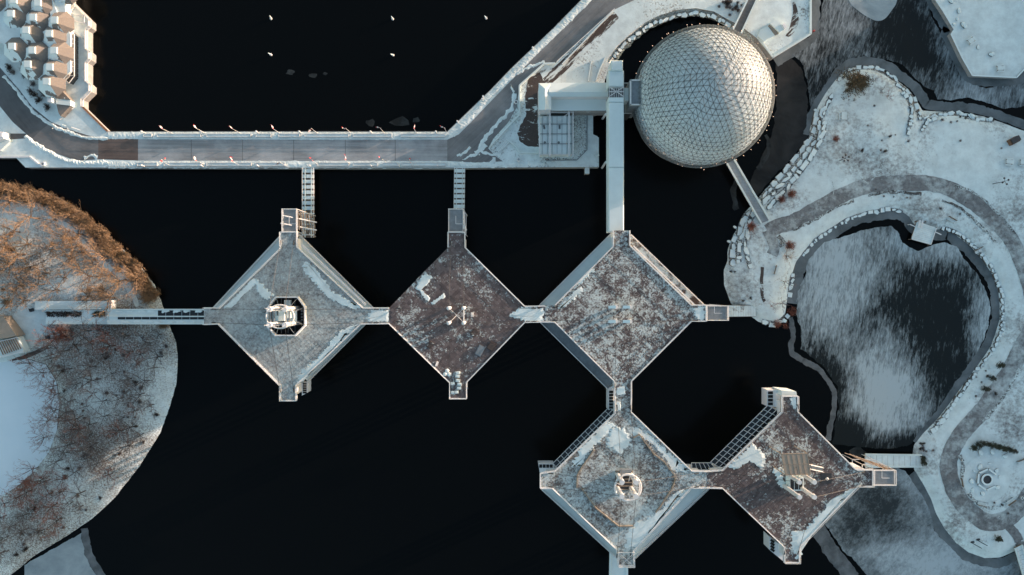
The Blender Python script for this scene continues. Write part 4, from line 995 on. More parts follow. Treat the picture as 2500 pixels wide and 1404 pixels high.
b = MB(); c = P(1153,768,ZD+.07); b.box((c.x,c.y,ZD+.55), (.7,1.1,.9)); b.tube((c.x,c.y,ZD+1),(c.x+.2,c.y+.2,ZD+1.9),.2,.12); tag(b.build('air_vent', M['white_steel']), 'small pale air vent right of the short masts on the brown deck', 'vent')

# ================================================================== BRIDGES
V3 = Vector
def rail(mb, a, b, h=1.0, r=.055, sp=2.0, mid=True):
    a = V3(a); b = V3(b); L = (b-a).length; up = V3((0,0,h))
    mb.tube(a+up, b+up, r, r, 5)
    if mid: mb.tube(a+up*.55, b+up*.55, r*.6, r*.6, 4)
    for k in range(max(1, int(round(L/sp)))+1):
        p = a.lerp(b, k/max(1, int(round(L/sp)))); mb.tube(p, p+up, r*.8, r*.8, 4)
def bridge(name, label, q, z, mdeck, msurf, plank=0, rails=True, parapet=0.0, piers=True, thick=.5, transom=False, z1=None):
    """q = 4 pixels: start-left, end-left, end-right, start-right; z start height, z1 end height"""
    z1 = z if z1 is None else z1
    a, b_, c, d = P(*q[0],z), P(*q[1],z1), P(*q[2],z1), P(*q[3],z)
    m = (a+b_+c+d)/4; root = thing(name, label, 'bridge', (m.x, m.y, 0))
    s = MB(); dn = V3((0,0,-thick)); top = [a,d,c,b_]
    if (top[1]-top[0]).cross(top[2]-top[0]).z < 0: top = top[::-1]
    s.frustum([p+dn for p in top], top); s.add([p+dn for p in top][::-1], [(0,1,2,3)]); s.build('deck', mdeck, root)
    if plank:
        for k in range(plank):
            t0, t1 = (k+.03)/plank, (k+.97)/plank
            up = V3((0,0,.05)); lo = [a.lerp(b_,t0), d.lerp(c,t0), d.lerp(c,t1), a.lerp(b_,t1)]
            e = .03; lo = [lo[0].lerp(lo[1],e), lo[1].lerp(lo[0],e), lo[2].lerp(lo[3],e), lo[3].lerp(lo[2],e)]
            if (lo[1]-lo[0]).cross(lo[2]-lo[0]).z < 0: lo = lo[::-1]
            pm = MB(); pm.frustum(lo, [p+up for p in lo]); pm.build('plank', msurf, root)
    for p0, p1 in ((a,b_),(d,c)):
        if parapet: s = MB(); s.bar(p0+V3((0,0,parapet/2)), p1+V3((0,0,parapet/2)), .45, parapet); s.build('parapet', M['white_roof'], root)
        if rails: s = MB(); rail(s, p0, p1, 1.05, .06); s.build('railing', M['white_steel'], root)
    if transom:
        L = (b_-a).length; n = int(L/1.45)
        for k in range(n):
            t = (k+.5)/n; s = MB(); p0, p1 = a.lerp(b_,t), d.lerp(c,t); s.bar(p0+(p0-p1)*.03+V3((0,0,.12)), p1+(p1-p0)*.03+V3((0,0,.12)), 1.0 if (k < n*.55 or transom == 2) else .3, .2); s.build('transom', M['concrete_snow'], root)
        for f in (.22,.78):
            s = MB(); s.bar(a.lerp(d,f)+V3((0,0,.5)), b_.lerp(c,f)+V3((0,0,.5)), .22, .3); s.build('guide_beam', M['white_roof'], root)
    if piers:
        for t in (.2,.5,.8):
            s = MB(); p0 = a.lerp(b_,t).lerp(d.lerp(c,t), .5); s.tube((p0.x,p0.y,-3), (p0.x,p0.y,z*(1-t)+z1*t-thick), .45, .45, 10); s.build('pier', M['concrete'], root)
    return root
bridge('footbridge', 'narrow footbridge with cross beams from the causeway to the trellised stair of the octagon pod', ((740,411),(740,580),(767,580),(767,411)), 3.0, M['timber'], M['deck_plank'], 0, True, 0, True, .5, True)
bridge('footbridge', 'narrow snowy footbridge from the causeway to the stair of the brown-decked pod', ((1110,411),(1108,560),(1133,560),(1135,411)), 3.0, M['timber'], None, 0, True, 0, True, .5, 2)
bridge('footbridge', 'slanting white-sided footbridge from the dome down to the stone-edged shore', ((1774,399),(1858,546),(1878,537),(1792,390)), 3.6, M['road_deck'], None, 0, False, .5, True, .6, False, 2.2)
bridge('road_bridge', 'dark asphalt bridge with white edges above the dome at the top of the picture', ((1834,-20),(1788,75),(1808,84),(1856,-20)), 4.0, M['road_bend'], None, 0, False, .4)
bridge('plank_bridge', 'rust and snow plank bridge from the right-hand stair to the stony point', ((1712,744),(1845,746),(1845,773),(1712,775)), 2.2, M['timber'], M['deck_plank'], 22, False, 0, True, .4, False, 1.3)
bridge('footbridge', 'flat snow-covered footbridge from the slatted stair to the right-hand island', ((2112,1109),(2250,1111),(2250,1139),(2112,1140)), 2.4, M['concrete'], M['snow'], 10, False, .3, True, .5, False, 1.6)
bridge('footbridge', 'small railed bridge in the bottom right corner', ((2478,1338),(2502,1420),(2522,1420),(2494,1330)), 2.0, M['timber'], M['snow'], 8, True, .25)
bridge('covered_bridge', 'white-roofed bridge leaving the lowest left pod at the bottom edge', ((1490,1340),(1488,1440),(1531,1440),(1531,1340)), 13.0, M['white_roof'], None, 0, False, .3)

# covered ramp from the west island to the octagon pod
root = thing('covered_ramp', 'long glazed ramp bridge from the wooded island to the octagon pod', 'bridge', tuple(P(380,772,0)))
zb = 6.0
s = MB(); s.prism(PP([(262,755),(505,755),(505,791),(262,791)], zb), zb-3.2, zb, 0, True, True); roof_o = s.build('roof', M['white_roof'], root)
for y in (755.5,772.5,790.5):
    s = MB(); s.bar(P(262,y,zb+.15), P(505,y,zb+.15), .3, .4); s.build('roof_beam', M['white_roof'], root)
for i in range(12):
    for j, (y0, y1) in enumerate(((758,771),(774,780))):
        if i < (6,1)[j]: continue
        x0 = 268+i*19.6; s = MB(); s.prism(PP([(x0,y0),(x0+18.4,y0),(x0+18.4,y1),(x0,y1)], zb+.05), zb+.004, zb+.07); s.build('roof_pane', M['glass'], roof_o)
rr = random.Random(5)
for i in range(16):
    x = 280+i*14+rr.uniform(-4,4); y = 786 if i % 2 else 760; pts = jit(linear([(x,y-3),(x+13,y-3),(x+18,y),(x+12,y+3),(x,y+3)],2,True), 1.4, i+90)
    s = MB(); q = PP(pts, zb+.08); s.prism(q, zb+.075, zb+.2); s.build('snow_patch', M['snow'], root)
s = MB(); s.prism(PP([(112,757),(264,757),(264,791),(112,791)], 4.5), 1, 4.5, 0, True); s.build('ramp_block', M['concrete_snow'], root)
s = MB(); s.prism(PP([(85,735),(262,735),(262,756),(85,756)], 4.0), 1, 4.0, 0, True); s.build('terrace', M['concrete_snow'], root)
s = MB(); s.bar(P(97,754,4.9), P(246,754,4.9), .2, 1.0); s.build('terrace_wall', M['white_roof'], root)
s = MB(); s.bar(P(110,791,4.9), P(500,791,4.9), .15, .6); s.build('side_wall', M['white_roof'], root)
s = MB(); q = PP([(264,733),(272,733),(272,754),(264,754)], 5.2); s.prism(q, 1, 5.2); s.build('end_post', M['white'], root)
rr = random.Random(9)
for (x0,x1,y,n_) in ((114,200,767,26),(228,258,767,9)):
    s = MB()
    for k in range(n_*14):
        x = rr.uniform(x0,x1); yy = y+rr.uniform(-6,6); c = P(x,yy,4.5); a = rr.uniform(0,6.3); e = rr.uniform(.3,.8)
        s.tube(c, c+V3((math.cos(a)*e*.7, math.sin(a)*e*.7, e)), .10, .05, 3, 0, False)
    tag(s.build('planter_hedge', M['bark_dark'] if n_ > 10 else M['needle']), ('long dark reddish hedge on the ramp terrace of the wooded island' if n_ > 10 else 'small dark round hedge on the ramp terrace of the wooded island'), 'hedge')

# ================================================================== ENTRANCE COMPLEX BESIDE THE DOME
root = thing('bridge_hall', 'long straight white covered bridge running from the dome entrance down to a pod', 'bridge', tuple(P(1503,380,0)))
zt = 20.5
def boxpx(name, x0, y0, x1, y1, z0, z1, mat_, root, bevel=0.0):
    s = MB(); q = PP([(x0,y0),(x1,y0),(x1,y1),(x0,y1)], z1)
    s.prism(q, z0, z1-.25, 0, False, True)
    n = 4; q = [q[0],q[3],q[2],q[1]]; c = sum(q, V3())/4
    lo = [V3((p.x,p.y,z1-.25)) for p in q]; hi = [V3((p.x+(c.x-p.x)*bevel/max(1,abs(c.x-p.x)), p.y+(c.y-p.y)*bevel/max(1,abs(c.y-p.y)), z1)) for p in q]
    s.frustum(lo, hi); return s.build(name, mat_, root)
for i, (y0,y1) in enumerate(((237,249),(249.6,408),(408.6,566))): boxpx('roof_section', 1486, y0, 1523.5, y1, 15.5, zt, M['white_roof'], root, .25)
boxpx('roof_section', 1486, 172, 1523.5, 211, 15.5, zt, M['white_roof'], root, .25)
boxpx('stair_head', 1493, 147, 1521, 171.5, 14, zt+.6, M['white_roof'], root, .2)
s = MB(); s.box(P(1504,224,18.4), (S(37,19),S(26,19),.2)); s.build('open_floor', M['dark_steel'], root)
s = MB()
for k in range(9): s.bar(P(1488+k*4.3,212,zt-.3), P(1488+k*4.3,237,zt-.3), .12, .2)
for a, e in (((1487,212),(1523,236)),((1523,212),(1487,236)),((1487,224),(1523,224))): s.bar(P(*a,zt), P(*e,zt), .16, .25)
s.build('open_truss', M['white_steel'], root)
for k in range(11):
    s = MB(); y = 262+k*27.6; s.bar(P(1484.6,y,18.2), P(1484.6,y+22,18.2), .12, 2.6); s.build('side_window', M['grey_steel'], root)
for x0,y0,x1,y1 in ((1479,279,1471,290),(1479,396,1470,410)):
    s = MB(); s.bar(P(x0,y0,15.5), P(x1,y1,2), .5, .5); s.build('strut', M['white_steel'], root)
for y in (300,450): 
    s = MB(); q = P(1504,y,14); s.tube((q.x,q.y,-3),(q.x,q.y,15.6), .7, .7, 12); s.build('column', M['concrete'], root)
boxpx('dome_link', 1523.6, 214, 1543, 246, 14, 18.5, M['white_roof'], root, .15)
boxpx('link_base', 1523.6, 202, 1541, 278, 4, 12, M['dark_steel'], root)
s = MB()
for y in (203,277): s.bar(P(1523,y,13), P(1542,y,13), .15, .3)
s.build('link_rail', M['white_steel'], root)

root = thing('entrance_building', 'pale L-shaped entrance building with a beamed glass pavilion left of the long white bridge', 'building', tuple(P(1390,260,3)))
# pitched galleries
def gable(name, x0, y0, x1, y1, zw, zr, mat_, root, horiz=True, h0=0.0, h1=0.0):
    s = MB(); q = [P(x0,y0,zw),P(x1,y0,zw),P(x1,y1,zw),P(x0,y1,zw)]
    if horiz: r0 = P(x0+h0,(y0+y1)/2+6,zr); r1 = P(x1-h1,(y0+y1)/2+6,zr); s.add([*q,r0,r1], [(0,4,5,1)[::-1],(3,2,5,4),(0,3,4),(1,5,2)])
    else: r0 = P((x0+x1)/2,y0+h0,zr); r1 = P((x0+x1)/2,y1-h1,zr); s.add([*q,r0,r1], [(0,3,5,4),(1,4,5,2)[::1],(0,4,1)[::-1],(3,2,5)])
    o = s.build(name, mat_, root); bm_ = bmesh.new(); bm_.from_mesh(o.data); bmesh.ops.recalc_face_normals(bm_, faces=bm_.faces)
    if sum(f.normal.z for f in bm_.faces) < 0: bmesh.ops.reverse_faces(bm_, faces=bm_.faces)
    bm_.to_mesh(o.data); bm_.free(); return o
for args in ((1345,203,1488,234,3.0,12.4),(1316,204,1345,268,3.0,12.4)):
    s = MB(); s.prism(PP([(args[0],args[1]),(args[2],args[1]),(args[2],args[3]),(args[0],args[3])], args[5]), args[4], args[5], 0, False); s.build('wall', M['white'], root)
gable('roof', 1340, 202, 1490, 236, 12.4, 13.3, M['white_roof'], root, True, 0, 0)
gable('roof', 1315, 203, 1346, 268, 12.4, 13.6, M['white_roof'], root, False, 14, 0)
boxpx('low_roof', 1345, 242, 1481, 271, 3, 8.5, M['concrete_snow'], root, .1)
s = MB(); s.bar(P(1345,238,10), P(1486,236,10), .3, .5)
for k in range(14): s.tube(P(1347+k*10,237,10), P(1352+k*10,242,8.6), .07)
s.build('eaves_truss', M['white_steel'], root)
s = MB()
for k in range(3):
    a0 = 1345+k*46; pts = [P(a0+46*t/10, 273.5-3*math.sin(PI*t/10), 7.5) for t in range(11)]
    for i in range(10): s.tube(pts[i], pts[i+1], .1)
s.bar(P(1345,273,7.2), P(1481,273,7.2), .15, .25); s.build('arched_truss', M['white_steel'], root)
boxpx('pavilion_roof', 1318, 283, 1398, 377, 3, 7.0, M['white_roof'], root, .1)
for i, x in enumerate((1317,1342.5,1389,1399)):
    s = MB(); s.bar(P(x,272,7.7), P(x,382,7.7), .42 if i in (1,2) else .28, .5); s.build('roof_beam', M['white_steel'], root)
for y in (275,303,327,351,378):
    s = MB(); s.bar(P(1317,y,7.35), P(1400,y,7.35), .16, .25); s.build('purlin', M['grey_steel'] if y not in (275,378) else M['white_steel'], root)
s = MB()
for k in range(7): s.bar(P(1324+k*12,284,7.04), P(1324+k*12,376,7.04), .08, .08)
s.build('roof_seams', M['grey_steel'], root)
for a, e in (((1330,292),(1341,276)),((1363,296),(1388,276))):
    s = MB(); s.bar(P(*a,7.8), P(*e,7.8), .16, .2); s.build('diagonal_brace', M['white_steel'], root)
for x, y in ((1328,308),(1329,313),(1366,308),(1366,313),(1330,348),(1364,348)):
    s = MB(); q = P(x,y,7.0); s.ring((q.x,q.y), .26, .16, 7.0, 7.25, 10); s.build('roof_vent', M['dark_steel'], root)
# retaining walls, steps and railings on the terrace
def wall(name, label, pts, z, w, h, mat_, cat='wall', railing=False):
    q = PP(pts, z); s = MB()
    for i in range(len(q)-1): s.bar(q[i]+V3((0,0,h/2)), q[i+1]+V3((0,0,h/2)), w, h)
    o = s.build(name, mat_); return tag(o, label, cat)
wall('retaining_wall', 'low white wall edging the terrace left of the entrance building', [(1355,156),(1328,157),(1268,210),(1268,282),(1245,305),(1196,360)], 3.0, .4, .9, M['white_roof'])
wall('retaining_wall', 'low angular wall round the lower left of the entrance terrace', [(1240,343),(1256,355),(1270,373),(1315,374)], 3.0, .35, .8, M['white_roof'])
wall('retaining_wall', 'low wall along the red-brown ramp below the pale road', [(1495,30),(1372,158)], 3.0, .3, .7, M['concrete_snow'])
wall('retaining_wall', 'short low wall branching off the stone bank above the entrance', [(1443,150),(1436,200)], 3.0, .25, .6, M['concrete_snow'])
wall('retaining_wall', 'curved low wall beside the reddish garden bed above the entrance', [(1478,140),(1466,165),(1454,198)], 3.0, .25, .6, M['concrete_snow'])
wall('retaining_wall', 'thin kerb wall round the gravel walk right of the beamed pavilion', [(1433,282),(1433,366),(1408,391),(1335,392)], 3.0, .2, .3, M['grey_steel'])
s = MB(); q = PP([(1355,156),(1495,28)], 3.0); rail(s, q[0]+V3((.5,.5,0)), q[1]+V3((.5,.5,0)), 1.0, .06, 1.6); tag(s.build('railing', M['white_steel']), 'white railing along the red-brown ramp above the entrance', 'railing')
root = thing('terrace_steps', 'flight of snow-covered steps at the lower left corner of the entrance terrace', 'steps', tuple(P(1230,355,3)))
for k in range(10):
    s = MB(); t = k/9; s.bar(P(1212+24*t,362-22*t,3.12+.0*t), P(1219+24*t,373-22*t,3.12), .32, .22+.04*k); s.build('step', M['concrete_snow'], root)
s = MB(); rail(s, P(1196,360,3.0), P(1239,318,3.0), 1.0, .05, .8); tag(s.build('stair_railing', M['white_steel']), 'thin white handrail beside the terrace steps', 'railing')

# ================================================================== CONCRETE SHED ON THE NORTH SHORE
root = thing('roof_block', 'low flat-roofed concrete block with a brown strip on the point right of the dome', 'building', tuple(P(1893,70,3)))
def quadpx(pts, z0, z1, mat_, name, root):
    s = MB(); s.prism(PP(pts, z1), z0, z1, 0, True); return s.build(name, mat_, root)
quadpx([(1857,72),(1875,64),(1892,87),(1865,102),(1850,88)], 3, 3.9, M['white_roof'], 'roof_slab', root)
quadpx([(1880,57),(1896,46),(1917,70),(1904,80)], 3, 4.4, M['white_roof'], 'roof_slab', root)
quadpx([(1876,63),(1880,57.5),(1903,80),(1892,87)], 3, 3.8, M['tan_panel'], 'brown_strip', root)
quadpx([(1910,60),(1915,55),(1922,66),(1916,71)], 3, 4.8, M['white'], 'hatch', root)
struct(sheet('path', spline([(1938,0),(1946,20),(1950,45),(1946,65),(1935,84),(1925,90),(1918,88),(1926,72),(1932,50),(1936,25),(1932,-30),(1940,-30)],4), 3.02, M['brown_ramp']))
wall('quay_wall', 'raised white quay edge on the point right of the dome', [(1850,90),(1886,140),(1978,84),(1978,-40)], 2.9, .5, .55, M['white_roof'])
wall('quay_wall', 'pale sheet-pile edge of the snowy corner island at upper right', [(2320,84),(2348,143),(2372,185),(2480,190),(2505,163)], 1.5, .4, .4, M['concrete_snow'])

# ================================================================== FACETED HALL ON THE WEST QUAY
root = thing('faceted_hall', 'building of many brown faceted hip roofs with white square skylights at upper left', 'building', tuple(P(80,100,3)))
def roof_snow():
    m, b = new_mat('faceted_roof', .85, 0, .25); n, l = nodes(m)
    g = n.new('ShaderNodeNewGeometry'); sp = n.new('ShaderNodeSeparateXYZ'); l.new(g.outputs['Normal'], sp.inputs[0])
    v = pos(n, l); f = noise(n, l, v, .35, 5, .55); f2 = noise(n, l, v, 3, 4, .7)
    # lee faces (towards -X / -Y of the site) keep their snow, windward faces are bare but for patches
    lee = mth(n, l, 'ADD', mth(n, l, 'MULTIPLY', sp.outputs['X'], -1.1), mth(n, l, 'MULTIPLY', sp.outputs['Y'], -.75))
    t = mth(n, l, 'ADD', lee, mth(n, l, 'MULTIPLY', mth(n, l, 'SUBTRACT', f, .5), 3.4)); k = ramp(n, l, t, .40, .45)
    dc = mix(n, l, ramp(n, l, f2, .3, .7), (.165,.148,.133), (.235,.21,.188))
    l.new(mix(n, l, k, dc, SNOW), b.inputs['Base Color']); bump(n, l, b, mth(n, l, 'ADD', f2, mth(n, l, 'MULTIPLY', k, 2)), .3, .08); return m
M['shingle'] = roof_snow()
zt = 9.6; ze = 7.0
mods = [(36,2),(91,6),(-30,-4),(25,33),(80,42),(134,50),(66,75),(120,82),(28,113),(79,123),(133,124),(68,157),(122,164),(113,199),(150,-30)]
fp = PP([(-60,-60),(150,-60),(158,60),(168,82),(168,172),(146,196),(128,214),(104,205),(60,165),(20,120),(-10,95),(-60,95)], ze)
s = MB(); s.prism(fp, 3, ze-.3, 0, True); s.build('wall', M['white'], root)
for i, (x, y) in enumerate(mods):
    c = P(x, y, zt); rr = random.Random(i); hw = S(8.4, zt); zz = zt+rr.uniform(-.5,.5); e = 3.9
    base = [V3((c.x+e*math.cos(PI/8+k*PI/4)*1.06, c.y+e*math.sin(PI/8+k*PI/4)*1.0, ze-rr.uniform(0,.2))) for k in range(8)]
    tp = []
    for k in range(8):
        a = PI/8+k*PI/4; q = V3((math.cos(a), math.sin(a), 0)); m_ = max(abs(q.x), abs(q.y)); sgn = lambda t: 1 if t > 0 else -1
        tp.append(V3((c.x+sgn(q.x)*hw*(1 if abs(q.x) > abs(q.y) else .92), c.y+sgn(q.y)*hw*(1 if abs(q.y) > abs(q.x) else .92), zz)))
    s = MB(); s.frustum(base, tp); rf = s.build('hip_roof', M['shingle'], root)
    s = MB(); s.box((c.x,c.y,zz+.12), (hw*2.05,hw*2.05,.34)); s.box((c.x,c.y,zz+.33), (hw*1.8,hw*1.8,.12)); s.build('skylight', M['white_roof'], rf)
# valleys between the hips
s = MB(); rr = random.Random(4)
s.prism([(p.x*.995,p.y*.995) for p in fp], ze-.28, ze+.25, 0, True); s.build('valley_roof', M['snow'], root)
# beamed lean-to at the south end
ann = [((115,172),(147,201),(133,206),(121,186),5.9),((121,186),(133,206),(147,201),(147,217),5.6),((121,210),(147,217),(172,244),(136,240),5.4),((136,241),(172,245),(172,258),(138,254),5.3),((138,255),(172,259),(148,284),(143,275),5.0)]
for i, a in enumerate(ann):
    s = MB(); s.prism(PP(a[:4], a[4]), 3, a[4]+.02*i, 0, True); s.build('lean_to_roof', M['shingle'] if i != 3 else M['white_roof'], root)
for a, e in (((121,190),(147,202)),((121,207),(147,218)),((133,174),(133,234)),((134,234),(146,219))):
    s = MB(); s.bar(P(*a,6.3), P(*e,6.3), .22, .25); s.build('roof_beam', M['white'], root)
s = MB(); q = P(123.5,245,6); s.box((q.x,q.y,4.8), (1.1,1.2,3.6)); s.build('chimney', M['white'], root)
# glazed gallery strip
for k in range(9):
    y0 = 84+k*11.2; s = MB(); s.prism(PP([(171.5,y0+.6),(180.5,y0+.6),(180.5,y0+10.6),(171.5,y0+10.6)], 5.2), 3, 5.2, 0, True); s.build('gallery_pane', M['glass'], root)
s = MB(); s.prism(PP([(171,186),(180.5,186),(168,202),(161,194)], 5.2), 3, 5.2, 0, True); s.build('gallery_pane', M['glass'], root)
s = MB()
for x in (170.6,181.2): s.bar(P(x,83,5.3), P(x,186,5.3), .16, .3)
for k in range(10): s.bar(P(170.6,84+k*11.2,5.3), P(181.2,84+k*11.2,5.3), .12, .25)
for a, e in (((170.6,186),(160,196)),((181.2,186),(168,203)),((160,196),(168,203))): s.bar(P(*a,5.3), P(*e,5.3), .14, .25)
s.build('gallery_frame', M['white_steel'], root)
# upper gallery running north
quadpx([(112,-10),(125,-10),(143,40),(124,40)], 3, 7.6, M['white_roof'], 'north_roof', root)
for k in range(6):
    t = k/6; x = 130+t*22; y = t*60; s = MB(); s.prism(PP([(x,y),(x+6,y-2),(x+9,y+7),(x+4,y+8.5)], 5.0), 3, 5.0, 0, True); s.build('gallery_pane', M['glass'], root)
# terrace walls and railings on the quay
for i, pts in enumerate(([(137,10),(166,17),(175,24),(171,32),(170,49),(207,57),(221,67)],[(166,-5),(166,17),(153,32),(153,46),(166,81)],[(171,33),(207,41),(207,56)],[(171,49),(183,80),(203,93)],[(184,16),(171,32)])):
    wall('terrace_wall', ['long zigzag white terrace kerb above the glazed strip','white terrace kerb running down beside the dark gallery panes','short white kerb boxing the upper terrace edge','diagonal white kerb running toward the upper balcony','short slanting white kerb at the top of the terrace'][i], pts, 3.0, .22, .55, M['white'])
q = PP([(171,0),(221,50),(221,67),(213,74),(213,121),(221,128),(221,146),(213,154),(213,200),(222,208),(222,224),(202,244),(202,262)], 3.0)
root = thing('balcony_railing', 'white stepped balcony railing along the terrace water edge at upper left', 'railing', tuple(q[5]))
s = MB()
for i in range(len(q)-1): rail(s, q[i], q[i+1], 1.1, .07, 1.5)
s.build('rail', M['white_steel'], root)
s = MB()
for i in range(len(q)-1): s.bar(q[i]+V3((0,0,.15)), q[i+1]+V3((0,0,.15)), .45, .3)
s.build('kerb', M['white'], root)
for i, (y0,y1,x) in enumerate(((74,121,208),(154,200,208),(50,67,216),(128,146,216),(208,224,217))):
    s = MB(); a, e = P(x,y0+1,3.4), P(x,y1-1,3.4); s.bar(a, e, .35, .5); s.build('bench_wall', M['white'], root)
s = MB(); a, e = P(203,262,3), P(263,321,3); rail(s, a, e, 1.1, .07, 1.2)
s.bar(a+V3((0,0,.1)), e+V3((0,0,.1)), .5, .25); tag(s.build('railing', M['rust']), 'rusty railing slanting from the white terrace to the causeway', 'railing')
wall('low_wall', 'white wall flanking the snowy forecourt beside the curved road', [(172,259),(182,262),(148,292)], 3.0, .3, .7, M['white'])
wall('quay_wall', 'white slanting edge of the lower left landing', [(0,384),(38,384),(74,383),(104,408)], 2.9, .45, .5, M['white'])
s = MB(); q = P(107,401,3); s.ring((q.x,q.y), .65, .38, 3.0, 3.75, 16); tag(s.build('mooring_drum', M['white']), 'round white drum on the lower left landing', 'drum')
s = MB(); s.prism(PP([(67,389),(81,396),(74,404),(61,396)], 2.5), 2.41, 2.52); tag(s.build('landing_mat', M['grey_steel']), 'dark square mat on the lower left landing', 'mat')
quad = [(-10,318),(8,322),(8,338),(-10,345)]
s = MB(); s.prism(PP(quad, 6), 3, 6, 0, True); s.prism(PP([(-10,322),(5,325),(5,334),(-10,338)], 6.4), 6, 6.4, 0, True); tag(s.build('kiosk', M['white']), 'corner of a small white kiosk at the left edge beside the road', 'kiosk')
s = MB(); s.prism(PP([(-10,352),(22,338),(24,345),(0,368),(-10,372)], 4), 3, 4, 0, True); tag(s.build('planter', M['white_roof']), 'slanting white planter below the kiosk at the left edge', 'planter')
# cabin with pergola on the west island
root = thing('pergola_cabin', 'tan-roofed cabin with a slatted pergola at the left edge of the wooded island', 'cabin', tuple(west.at(10,820)))
quadpx([(-30,770),(8,772),(40,820),(14,826),(-30,830)], 2, 6.0, M['tan_panel'], 'roof', root)
quadpx([(-30,832),(14,830),(40,822),(60,860),(20,870),(-30,880)], 2, 5.0, M['white_roof'], 'canopy_floor', root)
for k in range(9):
    s = MB(); s.bar(P(-6+k*5.4,836-k*1.2,5.5), P(8+k*5.4,866-k*1.8,5.5), .2, .25); s.build('pergola_slat', M['timber'], root)
for a, e in (((-20,838),(44,824)),((0,872),(58,858))):
    s = MB(); s.bar(P(*a,5.3), P(*e,5.3), .25, .3); s.build('pergola_beam', M['white_steel'], root)

# ================================================================== CAUSEWAY FURNITURE
# flag poles
def flag_mesh(seed):
    """limp flag: red-white-red bands with a leaf on the white, hanging in folds"""
    r = random.Random(seed); nu, nv = 16, 6; b = MB(); vs_ = []; ph = r.uniform(0,6); dr = r.uniform(.25,.6); az = r.uniform(-.6,.6)
    for i in range(nu+1):
        u = i/nu
        for j in range(nv+1):
            v = j/nv; out = 2.1*u; fold = .28*u*math.sin(6*u+ph+v)
            vs_.append((out*math.cos(az)*(1-.25*u), out*math.sin(az)+fold, 6.0-v*1.25-dr*u*u*1.6))
    fs = []; ms = []
    for i in range(nu):
        for j in range(nv):
            a = i*(nv+1)+j; fs.append((a, a+nv+1, a+nv+2, a+1)); u = (i+.5)/nu; v = (j+.5)/nv
            leaf = abs(u-.5)*2.6+abs(v-.5)*1.1 < .33
            ms.append(0 if (u < .25 or u > .75 or leaf) else 1)
    for f, m_ in zip(fs, ms): b.add([vs_[q] for q in f], [(0,1,2,3)], m_)
    return b
def pole_mesh():
    b = MB(); b.tube((0,0,0),(0,0,.25),.16,.12,8); b.tube((0,0,.25),(0,0,6.2),.07,.045,6); b.ball((0,0,6.28),.1,6,4); return b
pole_me = None
def flagpole(x, y, seed, label, group, rz):
    global pole_me
    p = P(x, y, 3.0); t = thing('flagpole', label, 'flagpole', tuple(p), group); t.rotation_euler = (0,0,rz)
    if pole_me is None:
        b = pole_mesh(); o = b.build('pole', M['white_steel']); o.parent = t; pole_me = o.data
    else: link('pole', pole_me, t)
    b = flag_mesh(seed); o = b.build('flag', [M['red'], M['flag_white']]); o.parent = t
ups = [(418,323),(501,323),(585,323),(682,323),(774,323),(856,323),(938,323),(1017,323),(1090,322)]
ordn = ['first','second','third','fourth','fifth','sixth','seventh','eighth','ninth']
for i, (x, y) in enumerate(ups): flagpole(x, y+1.5, i+1, 'flagpole with red and white flag on upper causeway railing, %s from the left' % ordn[i], 'flagpoles along the upper edge of the causeway', R_(115+12*((i*5) % 7)))
for i, (x, y) in enumerate([(390,394),(476,392),(565,394),(684,397),(763,393),(842,390),(934,389),(1002,398)]):
    bx_ = 1250+(x-1250)/1.029; by_ = 702+(y-702)/1.029
    flagpole(bx_, by_, i+31, 'flagpole with red and white flag on lower causeway edge, %s from the left' % ordn[i], 'flagpoles along the lower edge of the causeway', R_(60+25*((i*3) % 5)))
# long planter benches
def lbench(x0, x1, y, label, group):
    a, e = P(x0,y,3), P(x1,y,3); t = thing('planter_bench', label, 'planter', tuple((a+e)/2), group); L = (e-a).length
    b = MB(); b.box((0,0,.18), (L,.95,.36)); b.build('base', M['grey_steel']).parent = t
    b = MB(); b.box((0,0,.43), (L-.15,.66,.16)); b.build('snow_cap', M['snow']).parent = t
    b = MB()
    for s_ in (-1,1): b.box((0,s_*.42,.52), (L,.12,.24))
    for s_ in (-1,1): b.box((s_*(L/2-.06),0,.52), (.12,.72,.24))
    b.build('rim', M['white_steel']).parent = t
for i, (x0,x1) in enumerate(((352,373),(385,492),(506,614),(626,663),(681,733),(745,852),(863,957),(980,1087))):
    lbench(x0, x1, 331.5, 'long snow-filled planter on the upper side of the causeway, %s from the left' % ordn[i], 'planters along the upper side of the causeway')
for i, (x0,x1) in enumerate(((337,386),(402,495),(506,615),(626,697),(774,852),(863,922),(935,971),(981,1088))):
    lbench(x0, x1, 402, 'long snow-filled planter on the lower side of the causeway, %s from the left' % ordn[i], 'planters along the lower side of the causeway')
# railings of the causeway and the road arm
for nm, pts in (('thin dark railing along the upper water edge of the causeway', [(264,323),(1091,323)]),('thin dark railing along the lower water edge of the causeway', [(264,408.5),(738,410)]),
    ('thin railing along the lower causeway edge between the two footbridges', [(768,410),(1108,410.5)]),('thin railing beside the road climbing to the upper right', [(1094,322),(1198,221.5),(1250,167.5),(1352,70.5),(1424,-3)])):
    s = MB(); q = PP(pts, 3.0)
    for i in range(len(q)-1): rail(s, q[i], q[i+1], 1.05, .05, 2.2)
    tag(s.build('railing', M['grey_steel']), nm, 'railing')
